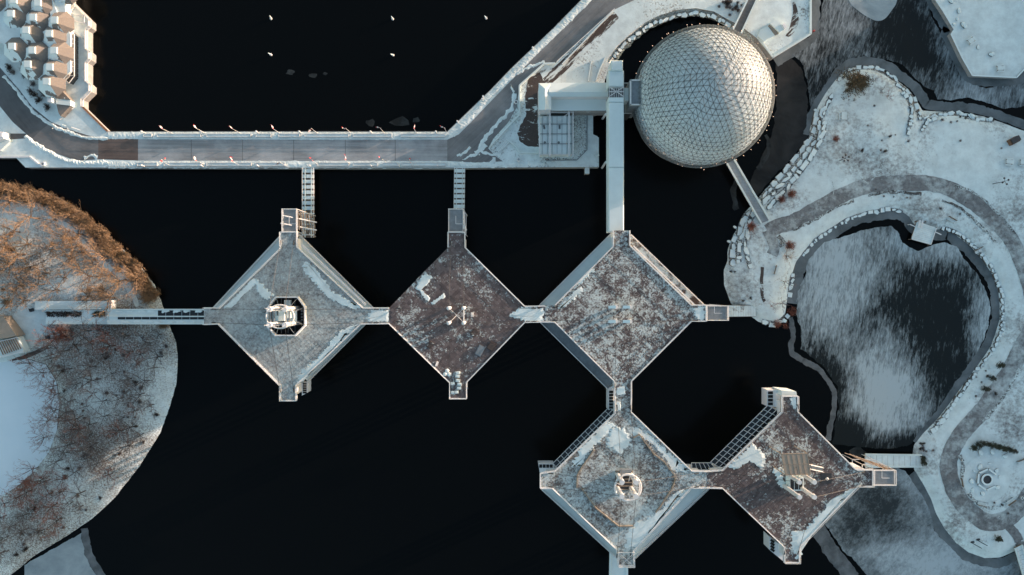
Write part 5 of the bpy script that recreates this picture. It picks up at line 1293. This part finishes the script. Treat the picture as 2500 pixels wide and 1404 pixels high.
# bollard lights
bl = None
for i, (x, y) in enumerate([(355,325),(498,325),(632,325),(736,325),(908,325),(1066,325),(1118,300),(1180,240),(1300,122),(1178,246),(355,407),(498,407),(634,407),(760,407),(908,407),(975,407),(1069,407)]):
    p = P(x, y, 3.0)
    if bl is None:
        bl = thing('lamp_bollard', '', 'lamp', tuple(p), 'white lamp bollards along the causeway')
        b = MB(); b.tube((0,0,0),(0,0,2.2),.16,.13,8); b.build('post', M['white_steel']).parent = bl
        b = MB(); b.tube((0,0,2.2),(0,0,2.65),.28,.22,8); b.build('lamp_head', M['white']).parent = bl; o = bl
    else: o = copy_tree(bl); o.location = p
    o['label'] = 'short white lamp bollard on the %s edge of the causeway' % ('upper' if y < 350 else 'lower')
    o['group'] = 'white lamp bollards on the %s causeway edge' % ('upper' if y < 350 else 'lower')
# buoys
bu = None; bn = ['white buoy at upper left of the open water above the causeway','white buoy in the upper middle of the open water','white buoy nearest the road at upper right of the open water','white buoy at lower left of the open water above the causeway','white buoy at lower middle of the open water above the causeway']
for i, (x, y) in enumerate([(662,46),(959,47),(1187,45),(662,134),(960,135)]):
    p = P(x, y, 0)
    if bu is None:
        bu = thing('buoy', bn[0], 'buoy', tuple(p), 'white buoys on the lake')
        b = MB(); b.tube((0,0,-.4),(0,0,.55),.42,.42,10); b.build('float', M['white']).parent = bu
        b = MB(); b.tube((0,0,.55),(-.1,.25,1.5),.22,.15,8); b.build('marker', M['white_roof']).parent = bu; o = bu
    else: o = copy_tree(bu); o.location = p
    o.rotation_euler = (R_(-18),0,R_(20*i)); o.scale = (.8,.8,.8); o['label'] = bn[i]
# ring planters / bins
for (x, y, lab) in ((1260,250,'round white-rimmed concrete ring on the road beside the terrace wall'),(1266,390,'small round ring at the lower left of the entrance terrace')):
    s = MB(); q = P(x,y,3.02); s.ring((q.x,q.y), .55, .33, 3.02, 3.6, 14); tag(s.build('concrete_ring', M['white']), lab, 'ring')
s = MB(); q = P(1453,375,3.02); s.box((q.x,q.y,3.3), (1.0,.7,.5), .5); s.box((q.x+.5,q.y-.6,3.5), (1.0,.6,.9), .5); tag(s.build('electrical_box', M['white_roof']), 'pair of white utility boxes on the terrace right of the pavilion', 'utility box')
s = MB(); q = P(1183,38,3); q = P(1988,75,1.2); s.ball((q.x,q.y,1.0), .35, 8, 6); s.tube((q.x,q.y,-1),(q.x,q.y,1.4),.12); tag(s.build('marker_post', M['red_paint']), 'small red marker in the ice beside the point right of the dome', 'marker')

# ================================================================== EAST ISLAND: STONES
stone_n = [0]
def stone_mesh(seed):
    r = random.Random(seed); n = r.choice((4,4,5,5,6)); b = MB()
    a0 = [(2*PI*(k+.5*(n == 4)+r.uniform(-.16,.16))/n) for k in range(n)]
    base = [V3((math.cos(a)*.5*r.uniform(.85,1.12), math.sin(a)*.5*r.uniform(.85,1.12), -.45))*(1.28 if n == 4 else 1.1) for a in a0]
    mid = [V3((p.x*1.02, p.y*1.02, .25+r.uniform(-.05,.05))) for p in base]; top = [V3((p.x*.86, p.y*.86, .42+r.uniform(-.04,.06))) for p in base]
    b.frustum(base, mid, 0, False); b.frustum(mid, top, 0, True)
    me = bpy.data.meshes.new('stone'); me.from_pydata([tuple(v) for v in b.v], [], b.f); me.materials.append(M['stone']); me.update(); return me
STM = [stone_mesh(i) for i in range(14)]
def stones(line, w, l, parent, terr=None, z=None, seed=0, gap=1.06, jt=.18, sm=True, limit=300, h=.9):
    if terr: drape('rock_bed', line, w*1.25, M['rock_bed'], seed+60, terr, .05, 3, 1.0)
    r = random.Random(seed); pts = spline(line, 1.5) if sm else linear(line, 1.5); nm = normals2(pts); acc = 0; nxt = 0
    for i in range(1, len(pts)):
        acc += math.hypot(pts[i][0]-pts[i-1][0], pts[i][1]-pts[i-1][1])
        if acc < nxt: continue
        li = l*r.uniform(.5,1.55); wi = w*r.uniform(.65,1.35); nxt = acc+li*1.0
        x = pts[i][0]+nm[i][0]*r.uniform(-jt,jt)*w; y = pts[i][1]+nm[i][1]*r.uniform(-jt,jt)*w
        if stone_n[0] >= 330: return
        p = terr.at(x, y) if terr else P(x, y, z)
        o = bpy.data.objects.new('stone', r.choice(STM)); COL.objects.link(o); o.parent = parent
        dx, dy = nm[i][1], -nm[i][0]
        o.location = (p.x, p.y, p.z+.1); o.rotation_euler = (r.uniform(-.08,.08), r.uniform(-.08,.08), math.atan2(-dy, dx)+r.uniform(-.35,.35))
        o.scale = (S(li)*1.1, S(wi)*1.1, h*r.uniform(.7,1.2)); stone_n[0] += 1
E = east.obj
stones([(1994,270),(1988,300),(1984,330),(1962,362),(1940,388),(1918,415),(1893,445),(1868,474),(1846,498)], 11, 15, E, east, seed=1)
stones([(2006,275),(1999,305),(1996,335),(1976,365),(1952,396),(1930,424),(1906,450),(1884,474),(1866,492)], 11, 16, E, east, seed=2)
stones([(2012,300),(2006,335),(1988,370),(1966,402),(1942,432),(1918,462),(1896,485),(1878,505)], 11, 16, E, east, seed=3)
stones([(1826,520),(1815,540),(1806,562),(1795,582),(1789,605),(1787,628),(1788,645)], 13, 17, E, east, seed=4)
stones([(1840,522),(1826,545),(1818,566),(1808,590),(1803,615),(1803,640)], 12, 17, E, east, seed=5)
stones([(1824,572),(1818,595),(1822,618),(1828,640),(1832,655)], 9, 18, E, east, seed=6)
stones([(1960,625),(1985,594),(2010,574),(2045,552),(2080,533),(2120,520),(2165,513),(2204,517)], 8, 10, E, east, seed=7, jt=.4)
stones([(2300,556),(2330,566),(2360,588),(2392,618),(2418,650),(2434,684),(2444,720),(2448,755),(2446,790),(2438,820),(2425,850),(2400,885),(2370,925),(2340,968),(2310,1008),(2282,1038)], 8, 10, E, east, seed=8, jt=.4)
stones([(2310,1015),(2290,1040),(2268,1058)], 10, 14, E, east, seed=9)
stones([(1928,735),(1930,755),(1918,775),(1900,788),(1880,790),(1860,784)], 11, 12, E, east, seed=10, jt=.4)
stones([(1936,672),(1930,700),(1926,725)], 9, 12, E, east, seed=11)
stones([(2048,195),(2070,172),(2103,165),(2139,168),(2168,181),(2190,198)], 8, 13, E, east, seed=12)
stones([(2190,205),(2212,222),(2230,245),(2240,270),(2250,295)], 9, 12, E, east, seed=13, jt=.5)
stones([(2205,225),(2220,245),(2226,268),(2222,295),(2216,330)], 9, 13, E, east, seed=14, jt=.5)
stones([(2258,290),(2285,280),(2320,277),(2350,280),(2375,290),(2400,292),(2425,295)], 8, 12, E, east, seed=15, jt=.4)
stones([(2250,318),(2262,300),(2285,288)], 7, 9, E, east, seed=16)
stones([(2030,235),(2016,262),(2008,285)], 8, 13, E, east, seed=17)
stone_n[0] = 0
stones([(1500,140),(1528,106),(1560,80),(1590,62),(1625,48),(1660,38),(1700,34),(1738,42),(1772,58),(1800,76)], 9, 12, bpy.data.objects['gravel_bank'], None, 2.2, seed=18, jt=.25)

# boulders and ledges that stand alone
def boulder(x, y, r_px, label, group, terr=east, z=None, seed=0, flat=.6):
    r = random.Random(seed); p = terr.at(x, y) if terr else P(x, y, z); R0 = S(r_px); b = MB()
    b.ball((0,0,R0*flat*.4), R0, 8, 5, flat)
    b.v = [(vx*r.uniform(.82,1.12), vy*r.uniform(.82,1.12), vz*r.uniform(.85,1.1)) for vx,vy,vz in b.v]
    o = b.build('boulder', M['boulder']); o.location = p; o.rotation_euler = (0,0,r.uniform(0,6)); o.scale = (1.2,.85,1)
    return tag(o, label, 'boulder', group)
for i, (x, y, r_) in enumerate([(2321,3,6),(2340,27,6),(2336,47,4),(2352,62,8),(2387,116,5),(2420,133,7),(2329,60,4)]):
    boulder(x, y, r_, 'snow-capped boulder on the snowy corner island at upper right', 'boulders on the corner island', None, 1.6, i+5)
for i, (x, y, r_) in enumerate([(2372,285,8),(2345,280,6),(2415,292,7),(2012,265,7),(2265,295,6),(2285,285,5)]):
    boulder(x, y, r_, 'dark boulder on the stony bank along the upper shore of the right-hand island', 'boulders on the upper bank', east, None, i+15)
for i, (x, y) in enumerate([(1794,555),(1780,590)]): boulder(x, y, 5, 'small rock in the water off the stony point', 'rocks off the stony point', None, .1, i+25)

# ================================================================== EAST ISLAND: FURNITURE
def table_proto():
    t = thing('picnic_table', '', 'picnic table')
    b = MB(); 
    for k in range(4): b.box((0,-.36+k*.24,.75), (1.9,.21,.06))
    b.build('tabletop', M['concrete_snow']).parent = t
    for s_ in (-1,1):
        b = MB(); b.box((0,s_*.78,.45), (1.9,.3,.06)); b.build('seat', M['concrete_snow']).parent = t
        for q in (-1,1): b = MB(); b.bar((q*.7,s_*.15,.72),(q*.7,s_*.72,0), .1,.08); b.bar((q*.7,0,.42),(q*.7,s_*.8,.42), .08,.08); b.build('leg', M['timber']).parent = t
    return t
tp = table_proto(); used = False
for i, (x, y, rz, lab) in enumerate([(2056,284,90,'picnic table by the stony bank below the big brown conifer'),(2462,396,-8,'left one of two snowy picnic tables at the right edge'),(2496,398,-8,'right one of two snowy picnic tables at the right edge'),(2369,100,35,'picnic table on the snowy corner island at upper right'),(2440,168,5,'low snowy table by the wall of the corner island')]):
    p = east.at(x, y) if y > 190 else P(x, y, 1.6); o = place(tp, used, p, R_(rz), 1.15, lab, 'picnic tables'); used = True
def bench_proto():
    t = thing('bench', '', 'bench')
    for k in range(3): b = MB(); b.box((0,-.25+k*.25,.45), (2.4,.2,.07)); b.build('seat_slat', M['concrete_snow']).parent = t
    b = MB(); b.box((0,.5,.8), (2.4,.1,.5)); b.build('backrest', M['timber']).parent = t
    for s_ in (-1,1): b = MB(); b.box((s_*.95,.05,.21), (.12,.8,.42)); b.build('leg', M['dark_steel']).parent = t
    return t
bp = bench_proto(); used = False
for x, y, rz, lab in [(2350,1176,100,'bench on the left rim of the fire-pit plaza'),(2395,1229,165,'bench below the fire pit, lower left'),(2464,1222,215,'bench below the fire pit, lower right'),(2492,1126,20,'bench at the upper right rim of the fire-pit plaza'),(2320,538,-30,'snowy bench on the inner bank right of the pond dock'),(2388,612,30,'snowy bench frame on the pond bank further right'),(1895,660,75,'bench on the stony point beside the bare trees')]:
    o = place(bp, used, east.at(x, y), R_(rz), 1.1, lab, 'benches on the right-hand island'); used = True
# fire pit plaza
pc = east.at(2408,1170)
struct(ribbon('fire_plaza', *[[(2408+r0*math.cos(2*PI*i/48), 1168+r0*math.sin(2*PI*i/48)) for i in range(49)] for r0 in (4,58)], east.zpx(.07), M['snow'], None, 5))
t = thing('fire_pit', 'round stone fire pit at the middle of the hexagonal plaza', 'fire pit', tuple(pc))
b = MB(); b.ring((0,0), S(14.5), S(10), 0, .55, 24); b.build('stone_rim', M['concrete_snow']).parent = t
b = MB(); b.tube((0,0,0),(0,0,.3), S(10), S(10), 20); b.build('ash_bed', M['dark_steel']).parent = t
for k in range(6):
    a0 = R_(25+60*k); a1 = R_(25+60*(k+1)); r0 = S(26); p0 = pc+V3((r0*math.cos(a0)*.97, r0*math.sin(a0), 0)); p1 = pc+V3((r0*math.cos(a1)*.97, r0*math.sin(a1), 0))
    if k == 5: continue
    b = MB(); b.bar(p0.lerp(p1,.06)+V3((0,0,.3)), p0.lerp(p1,.94)+V3((0,0,.3)), .5, .5); tag(b.build('curb_seat', M['concrete_snow']), 'straight stone seat on the hexagon round the fire pit', 'stone seat', 'stone seats of the fire-pit hexagon')
for i, (x, y, r_) in enumerate([(2392,1140,7),(2372,1175,7),(2374,1196,5),(2398,1205,6),(2434,1190,6),(2432,1150,6),(2439,1165,4),(2378,1150,4),(2415,1132,4),(2393,1104,8),(2422,1102,7),(2454,1113,7)]):
    boulder(x, y, r_, 'flat snowy boulder ringing the fire-pit plaza', 'boulders round the fire-pit plaza', east, None, i+50, .45)
for (x, y, lab) in ((2348,1122,'round bin at the upper left of the fire-pit plaza'),(2491,1214,'round bin at the right of the fire-pit plaza')):
    s = MB(); q = east.at(x, y); s.ring((q.x,q.y), .42, .25, q.z, q.z+.9, 12); tag(s.build('litter_bin', M['concrete_snow']), lab, 'bin')
# pond dock
dock = t = thing('pond_dock', 'white snow-covered dock jutting into the frozen pond', 'dock', tuple(P(2252,568,0)))
dq = [(2239,540),(2286,556),(2272,597),(2225,584)]; D0 = PP(dq, 1.5)
b = MB(); b.prism(D0, 1.0, 1.4, 0, True, True); b.build('frame', M['timber'], t)
for k in range(10):
    e = [D0[0].lerp(D0[3],(k+.03)/10), D0[1].lerp(D0[2],(k+.03)/10), D0[1].lerp(D0[2],(k+.97)/10), D0[0].lerp(D0[3],(k+.97)/10)]
    b = MB(); b.prism(e, 1.41, 1.5, 0, True); b.build('plank', M['snow'], t)
for q in D0: b = MB(); b.tube((q.x,q.y,-2),(q.x,q.y,1.7), .16, .16, 8); b.build('pile', M['timber'], t)
b = MB(); b.bar(D0[3]+V3((0,0,.15)), D0[2]+V3((0,0,.15)), .18, .2); b.bar(D0[1]+V3((0,0,.15)), D0[2]+V3((0,0,.15)), .18, .2); b.build('kerb', M['white'], t)
q = P(2246,548,1.5); t = thing('dock_bench', 'white double bench on the dock of the frozen pond', 'bench', tuple(q)); t.rotation_euler = (0,0,R_(80))
for s_ in (-.4,.4): b = MB(); b.box((0,s_,.42), (2.3,.45,.1)); b.build('seat', M['white']).parent = t
b = MB()
for s_ in (-.9,.9): b.box((s_,0,.2), (.12,1.1,.36))
b.build('leg_frame', M['white_steel']).parent = t
for i, (x,y,x1,y1) in enumerate(((2222,548,2240,556),(2280,565,2298,573))):
    s = MB(); a, e = P(x,y,1.3), P(x1,y1,1.3); s.bar(a, e, .25, .15); s.tube((a.x,a.y,-1),(a.x,a.y,1.5),.1); s.build('mooring_arm', M['white'], dock)
# shed with chimney near the right edge
t = thing('small_shed', 'small shed with a dark roof and orange side near the right edge', 'shed', tuple(east.at(2470,345))); t.rotation_euler = (0,0,R_(28))
b = MB(); b.box((0,0,.7), (2.8,1.7,1.4)); b.build('wall', M['rust']).parent = t
b = MB(); b.box((.3,.1,1.5), (2.6,1.5,.22)); b.build('roof', M['dark_steel']).parent = t
# cluster lamps
def lamp(x, y, terr, label, n=4, h=5.5, group='lamp posts'):
    p = terr.at(x, y) if terr else P(x, y, 3); t = thing('lamp_post', label, 'lamp', tuple(p), group)
    b = MB(); b.tube((0,0,0),(0,0,h),.11,.07,6); b.build('post', M['dark_steel']).parent = t
    for k in range(n):
        a = 2*PI*k/n+.4; b = MB(); b.tube((0,0,h-.3),(math.cos(a)*.9,math.sin(a)*.9,h),.05); b.ball((math.cos(a)*.9,math.sin(a)*.9,h+.1),.3,8,5,.8); b.build('globe', M['dark_steel']).parent = t
lamp(2424,449,east,'dark four-globe lamp post on the snow right of the curved path')
lamp(2050,392,east,'dark globe lamp post on the snow above the stone bank',5,4.0)
for (x,y,x1,y1,lab) in ((2384,1318,2404,1333,'thin dark post casting over the snow below the plaza'),(2370,1324,2390,1342,'second thin post on the snow below the plaza')):
    s = MB(); p = east.at(x,y); s.tube(p, p+V3((0,0,5.0)), .12, .1, 6); s.bar(p, p+V3((.9,.2,.1)), .5, .3); tag(s.build('post', M['dark_steel']), lab, 'post')
for (x,y,x1,y1,lab) in ((178,838,196,855,'timber pole beside the reddish tree on the wooded island'),(204,822,230,842,'second timber pole beside the reddish tree')):
    s = MB(); p, e = west.at(x,y,.3), west.at(x1,y1,.5); s.tube(p, e, .16, .16, 6); tag(s.build('log', M['timber']), lab, 'log')
for (x,y,lab) in ((93,820,'small white frame seat on the snowy yard of the wooded island'),(80,757,'dark round stump on the snowy yard'),(119,823,'dark box on the snowy yard')):
    s = MB(); p = west.at(x,y,.12); s.box((p.x,p.y,p.z+.3), (.9,.9,.6), .3); s.box((p.x-.4,p.y,p.z+.75), (.12,.9,.4), .3); tag(s.build('seat_block', M['white_steel'] if 'white' in lab else M['dark_steel']), lab, 'seat' if 'white' in lab else 'box')
s = MB(); q = P(170,306,3)
for k in range(2):
    x = 160+k*36; a = P(x,318,3.02); s2 = MB(); s2.tube(a, a+V3((0,0,4.5)), .07, .05, 5); s2.tube(a+V3((0,0,4.4)), a+V3((-1.1,-.4,4.4)), .05); s2.ball(a+V3((-1.1,-.4,4.3)), .2, 6, 4); tag(s2.build('street_lamp', M['white_steel']), ['left thin street lamp on the snowy forecourt above the curved road','right thin street lamp on the snowy forecourt above the curved road'][k], 'lamp')

# ================================================================== VEGETATION
def make_tree(name, seed, h, spread, mt, mw, lean=0.0, n1=7, twigs=3, trunk_frac=.32, r0=.24, rmin=.028, wig=1.0):
    r = random.Random(seed); tb = MB(); cb = MB()
    def grow(p, d, L, rad, lvl):
        segs = 3 if lvl < 2 else 2; q = V3(p); dd = V3(d)
        for k in range(segs):
            dd = (dd+V3((r.uniform(-1,1),r.uniform(-1,1),r.uniform(-.3,.7)))*(.13+.06*lvl)*wig).normalized(); e = q+dd*(L/segs); r1 = rad*(1-.28*(k+1)/segs*1.2)
            (tb if lvl < 2 else cb).tube(q, e, rad if k == 0 else rad*(1-.28*k/segs*1.2), r1, 6 if lvl == 0 else (4 if lvl == 1 else 3), 0, False)
            if lvl >= 1 and lvl < 4:
                for _ in range(twigs if lvl == 3 else 2):
                    if r.random() < .8: sd = (dd+V3((r.uniform(-1,1),r.uniform(-1,1),r.uniform(-.4,.6)))*.9).normalized(); grow(e if k == segs-1 else q.lerp(e, r.uniform(.3,1)), sd, L*r.uniform(.42,.62), max(rmin, r1*.55), lvl+1)
            q = e
        return q, dd
    top, dd = grow(V3((0,0,-.25)), V3((lean,0,1)).normalized(), h*trunk_frac, r0, 0)
    for k in range(n1):
        a = 2*PI*k/n1+r.uniform(-.4,.4); el = r.uniform(.35,1.2)
        grow(top-V3((0,0,h*trunk_frac*.35*r.random())), V3((math.cos(a)*spread,math.sin(a)*spread,el)).normalized(), h*r.uniform(.30,.44), r0*.5, 1)
    t = thing(name, '', 'tree'); o = tb.build('trunk', mt); o.parent = t; o = cb.build('crown', mw); o.parent = t
    return t
def make_shrub(name, seed, h, w, n, mw):
    r = random.Random(seed); b = MB(); cbase = MB()
    for k in range(n):
        a = r.uniform(0,2*PI); q = V3((r.gauss(0,.12)*w, r.gauss(0,.12)*w, 0)); d = V3((math.cos(a)*r.uniform(.1,1)*w*.55, math.sin(a)*r.uniform(.1,1)*w*.55, h*r.uniform(.55,1)))
        m = q+d*.55+V3((r.uniform(-.1,.1),r.uniform(-.1,.1),0)); e = q+d
        (cbase if k % 4 == 0 else b).tube(q, m, .05, .04, 3, 0, False); b.tube(m, e, .04, .02, 3, 0, False)
        for _ in range(4):
            f = m.lerp(e, r.random()); b.tube(f, f+V3((r.uniform(-.5,.5)*w*.4, r.uniform(-.5,.5)*w*.4, r.uniform(.1,.5)*h*.5)), .035, .015, 3, 0, False)
    t = thing(name, '', 'shrub'); cbase.build('stems', mw).parent = t; b.build('twigs', mw).parent = t
    return t
def make_conifer(name, seed, h, w, mats, n=1400, lobes=0.0):
    r = random.Random(seed); tb = MB(); tb.tube((0,0,-.3),(0,0,h*.95),h*.022,.03,6); cb = MB()
    for k in range(int(n/14)):
        z = h*(.08+.88*r.random()**1.25); a = r.uniform(0,2*PI); rad = (w*(1-z/h)**.75*r.uniform(.65,1.1)+.15)*(1+lobes*(.32*math.sin(3*a+1)+.22*math.sin(5*a)))
        tip = V3((math.cos(a)*rad, math.sin(a)*rad, z-rad*.18)); base = V3((0,0,z)); tb.tube(base, tip, .035, .012, 3, 0, False)
        for _ in range(14):
            u = r.uniform(.3,1.02); p = base.lerp(tip, u); s_ = r.uniform(.16,.34)*(h/7)**.4; ax = V3((r.uniform(-1,1),r.uniform(-1,1),r.uniform(-.35,.6))).normalized(); ay = ax.orthogonal().normalized()
            cb.add([p, p+ax*s_*1.7+ay*s_*.35, p+ax*s_*2.2, p+ax*s_*1.7-ay*s_*.35], [(0,1,2,3)], 0 if r.random() < .65 else 1)
    t = thing(name, '', 'tree'); tb.build('trunk', M['bark_dark']).parent = t; cb.build('crown', mats).parent = t
    return t
rr = random.Random(77)
TR = [make_tree('bare_tree', 100+i, 9.0+1.1*i, .95, M['bark'], M['twig'], 0, 6+i % 3) for i in range(5)]
TD = [make_tree('bare_tree', 200+i, 7.5+1.0*i, 1.0, M['bark_dark'], [M['twig_dark'],M['twig_red'],M['twig_dark']][i % 3], 0, 6, 3, .42, .17, .024, .6) for i in range(4)]
SH = [make_shrub('shore_shrub', 300+i, 2.2+.5*i, 2.6+.4*i, 70, M['thicket']) for i in range(4)]
SD = [make_shrub('low_shrub', 320+i, .9+.25*i, 1.5+.3*i, 46, [M['twig_dark'],M['twig_dark'],M['bark_dark']][i]) for i in range(3)]
usedset = set()
def put(proto, p, rz, sc, label, group, cat=None):
    o = proto if proto.name not in usedset else copy_tree(proto)
    usedset.add(proto.name); o.location = p; o.rotation_euler = (0,0,rz); o.scale = (sc,sc,sc); o['label'] = label; o['group'] = group
    if cat: o['category'] = cat
    return o
def zone_west(x, y):
    if x < 90: return 'near the left edge'
    if y > 1200: return 'at the lower end'
    if x > 300: return 'near the water'
    if y < 560: return 'at the upper end'
    if 640 < y < 735 or 795 < y < 870: return 'close to the ramp'
    return 'in the middle'
WP = WEST
def bad_west(x, y):
    return (75 < x < 400 and 728 < y < 797) or (x < 130 and 770 < y < 875) or inpoly(x, y, LAGOON)
# sunlit northern grove
cnt = 0; tries = 0; pts = []
while cnt < 44 and tries < 4000:
    tries += 1; x = rr.uniform(-40, 380); y = rr.uniform(470, 745)
    if not inpoly(x, y, WP) or bad_west(x, y): continue
    p = west.at(x, y)
    if west.d(p.x, p.y) < 2.5 or any((x-a)**2+(y-b_)**2 < 24**2 for a, b_ in pts): continue
    pts.append((x, y)); put(rr.choice(TR), p, rr.uniform(0,6.28), rr.uniform(.7,1.05), 'leafless brown tree in the sunlit grove, '+zone_west(x, y), 'trees of the sunlit grove'); cnt += 1
# shaded southern wood
cnt = 0; tries = 0
while cnt < 80 and tries < 9000:
    tries += 1; x = rr.uniform(-30, 400); y = rr.uniform(800, 1390)
    if not inpoly(x, y, WP) or bad_west(x, y): continue
    p = west.at(x, y)
    if west.d(p.x, p.y) < 3.5 or any((x-a)**2+(y-b_)**2 < 23**2 for a, b_ in pts): continue
    pts.append((x, y)); put(rr.choice(TD), p, rr.uniform(0,6.28), rr.uniform(.6,1.1), 'leafless grey tree in the shaded wood, '+zone_west(x, y), 'trees of the shaded wood'); cnt += 1
LT = [make_tree('lagoon_tree', 400+i, 9.5+i, 1.0, M['bark_dark'], M['twig_red'], 0, 7, 3, .38, .16, .018, .6) for i in range(2)]
for i, (x, y) in enumerate([(80,885),(114,909),(138,940),(144,960),(140,1000),(126,1024),(119,1064),(92,1140),(74,1172),(52,1208),(120,1170),(20,1225)]):
    put(LT[i % 2], west.at(x+3, y), i*1.3, .85, 'reddish leafless tree on the rim of the frozen lagoon', 'trees round the lagoon')
# thicket along the northern shore
shore = spline(WEST[1:11], 5); ns = 0
for i, (x, y) in enumerate(shore):
    for k in range(2):
        nx_, ny_ = normals2(shore)[i]; dd_ = rr.uniform(-2.5, 15)+abs(rr.gauss(0,9))*(k == 1)
        xx, yy = x+nx_*dd_, y+ny_*dd_
        if bad_west(xx, yy): continue
        p = west.at(xx, yy)
        if p.z < -.05: continue
        put(rr.choice(SH), p, rr.uniform(0,6.28), rr.uniform(.55,1.1), 'dense brown shrub in the sunlit shore thicket, '+zone_west(xx, yy), 'shrubs of the shore thicket'); ns += 1
cnt = 0
while cnt < 60:
    x = rr.uniform(-20, 415); y = rr.uniform(800, 1395)
    if not inpoly(x, y, WP) or bad_west(x, y): continue
    p = west.at(x, y)
    if west.d(p.x, p.y) < 1.6: continue
    put(rr.choice(SD), p, rr.uniform(0,6.28), rr.uniform(.4,.85), 'low leafless shrub in the shaded wood, '+zone_west(x, y), 'low shrubs of the shaded wood'); cnt += 1
cnt = 0
while cnt < 14:
    x = rr.uniform(-20, 360); y = rr.uniform(480, 740)
    if not inpoly(x, y, WP) or bad_west(x, y): continue
    p = west.at(x, y)
    put(rr.choice(SH), p, rr.uniform(0,6.28), rr.uniform(.4,.7), 'small brown shrub under the sunlit grove, '+zone_west(x, y), 'small shrubs of the sunlit grove'); cnt += 1
t = make_shrub('red_tree', 341, 5.5, 5.5, 150, M['twig_red']); put(t, west.at(168,815), 0, 1, 'rounded reddish bush just below the ramp terrace on the wooded island', 'red bush')
for i, (x, y) in enumerate([(25,165),(34,178),(62,172),(64,184),(83,205),(76,222),(86,232),(104,222),(110,232),(118,262),(15,50),(20,62),(96,246)]):
    put(SD[2 if i % 3 == 0 else 1], P(x, y, 3.0), i*.7, 1.0, 'dark low hedge shrub in the snow between the faceted hall and the curved road', 'hedge shrubs by the faceted hall')
# east island planting
t = make_conifer('conifer', 501, 6.0, 5.6, [M['needle_rust'], M['needle']], 2900, 1.0); put(t, east.at(2085,206), 0, 1.0, 'big brown-green conifer at the top of the right-hand island', 'big conifer')
for i, (x, y, k, sc, lab) in enumerate([(2148,226,0,.42,'small bare tree right of the big conifer, nearer it'),(2165,236,1,.45,'small bare tree right of the big conifer, farther out'),(1918,625,3,.52,'bare orange-limbed tree on the bank left of the frozen pond'),(1912,688,2,.55,'bare tree leaning over the pond, middle of the left bank'),(1905,742,0,.55,'bare tree at the foot of the stony point, lowest of the left bank'),(1882,748,1,.4,'small bare tree near the plank bridge landing'),(1838,572,2,.35,'small reddish bare tree on the stony point')]):
    put(TD[k] if i != 2 else TR[0], east.at(x, y), i*.9, sc, lab, 'bare trees of the right-hand island')
RS = make_shrub('red_shrub', 345, 2.4, 3.2, 90, M['twig_red'])
for i, (x, y, lab) in enumerate([(2038,340,'red-twigged shrub on the snow by the stony bank'),(1905,488,'red-twigged shrub on the stones above the curved path'),(1930,475,'second red shrub on the stones above the curved path'),(1833,555,'small red shrub on the stony point'),(1915,795,'reddish shrub hanging over the water at the tip of the stony point'),(1895,790,'reddish shrub at the very tip of the stony point'),(1930,760,'reddish shrub between the stony point and the pond'),(1925,600,'orange-red shrub below the path fork')]):
    put(RS, east.at(x, y), i, .6+.1*(i % 4), lab, 'red shrubs of the right-hand island')
CF = make_conifer('small_conifer', 510, 2.2, .85, [M['needle'], M['needle']], 420)
for i, (x, y) in enumerate([(2372,1092),(2384,1086),(2396,1082),(2409,1083),(2421,1085),(2433,1089),(2446,1094),(2458,1096),(2471,1100)]):
    put(CF, east.at(x, y), i, 1.15, 'small dark conifer in the curved hedge row above the fire-pit plaza', 'conifer row above the plaza')
for i, (x, y, lab) in enumerate([(2247,1117,'upper small dark conifer at the landing of the snowy footbridge'),(2250,1128,'lower small dark conifer at the landing of the snowy footbridge'),(2418,923,'small dark conifer on the bank beside the long path, upper'),(2402,948,'small dark conifer on the bank beside the long path, lower'),(2438,890,'tiny dark conifer on the bank beside the long path'),(2432,1312,'dark round conifer by the lower right bridge')]):
    put(CF, east.at(x, y), i, 1.2, lab, 'single small conifers')
for i in range(55):
    zone = rr.choice([(2180,300,110,45),(2330,350,120,50),(2140,360,60,40),(2260,1085,22,18),(2440,1240,30,14),(2400,930,30,40),(1808,700,25,40),(2190,470,60,14),(2360,290,70,10),(2300,520,60,30)])
    x = zone[0]+rr.uniform(-1,1)*zone[2]; y = zone[1]+rr.uniform(-1,1)*zone[3]
    if not inpoly(x, y, EAST): continue
    put(SD[rr.randrange(3)], east.at(x, y), rr.uniform(0,6), rr.uniform(.25,.55), 'tuft of dry weeds poking through the snow of the right-hand island', 'weed tufts on the right-hand island', 'weeds')
for i in range(26):
    x, y = rr.choice([(1810,30),(1800,20),(1790,12),(1770,8)]); x += rr.gauss(0,9); y += rr.gauss(0,9)
    put(SD[rr.randrange(3)], P(x, y, 3.0), rr.uniform(0,6), rr.uniform(.4,.8), 'dark weed clump on the shore left of the asphalt bridge', 'weeds left of the asphalt bridge', 'weeds')
for pr in TR+TD+SH+SD+LT:
    if pr.name not in usedset:
        for ch in list(pr.children): bpy.data.objects.remove(ch)
        bpy.data.objects.remove(pr)
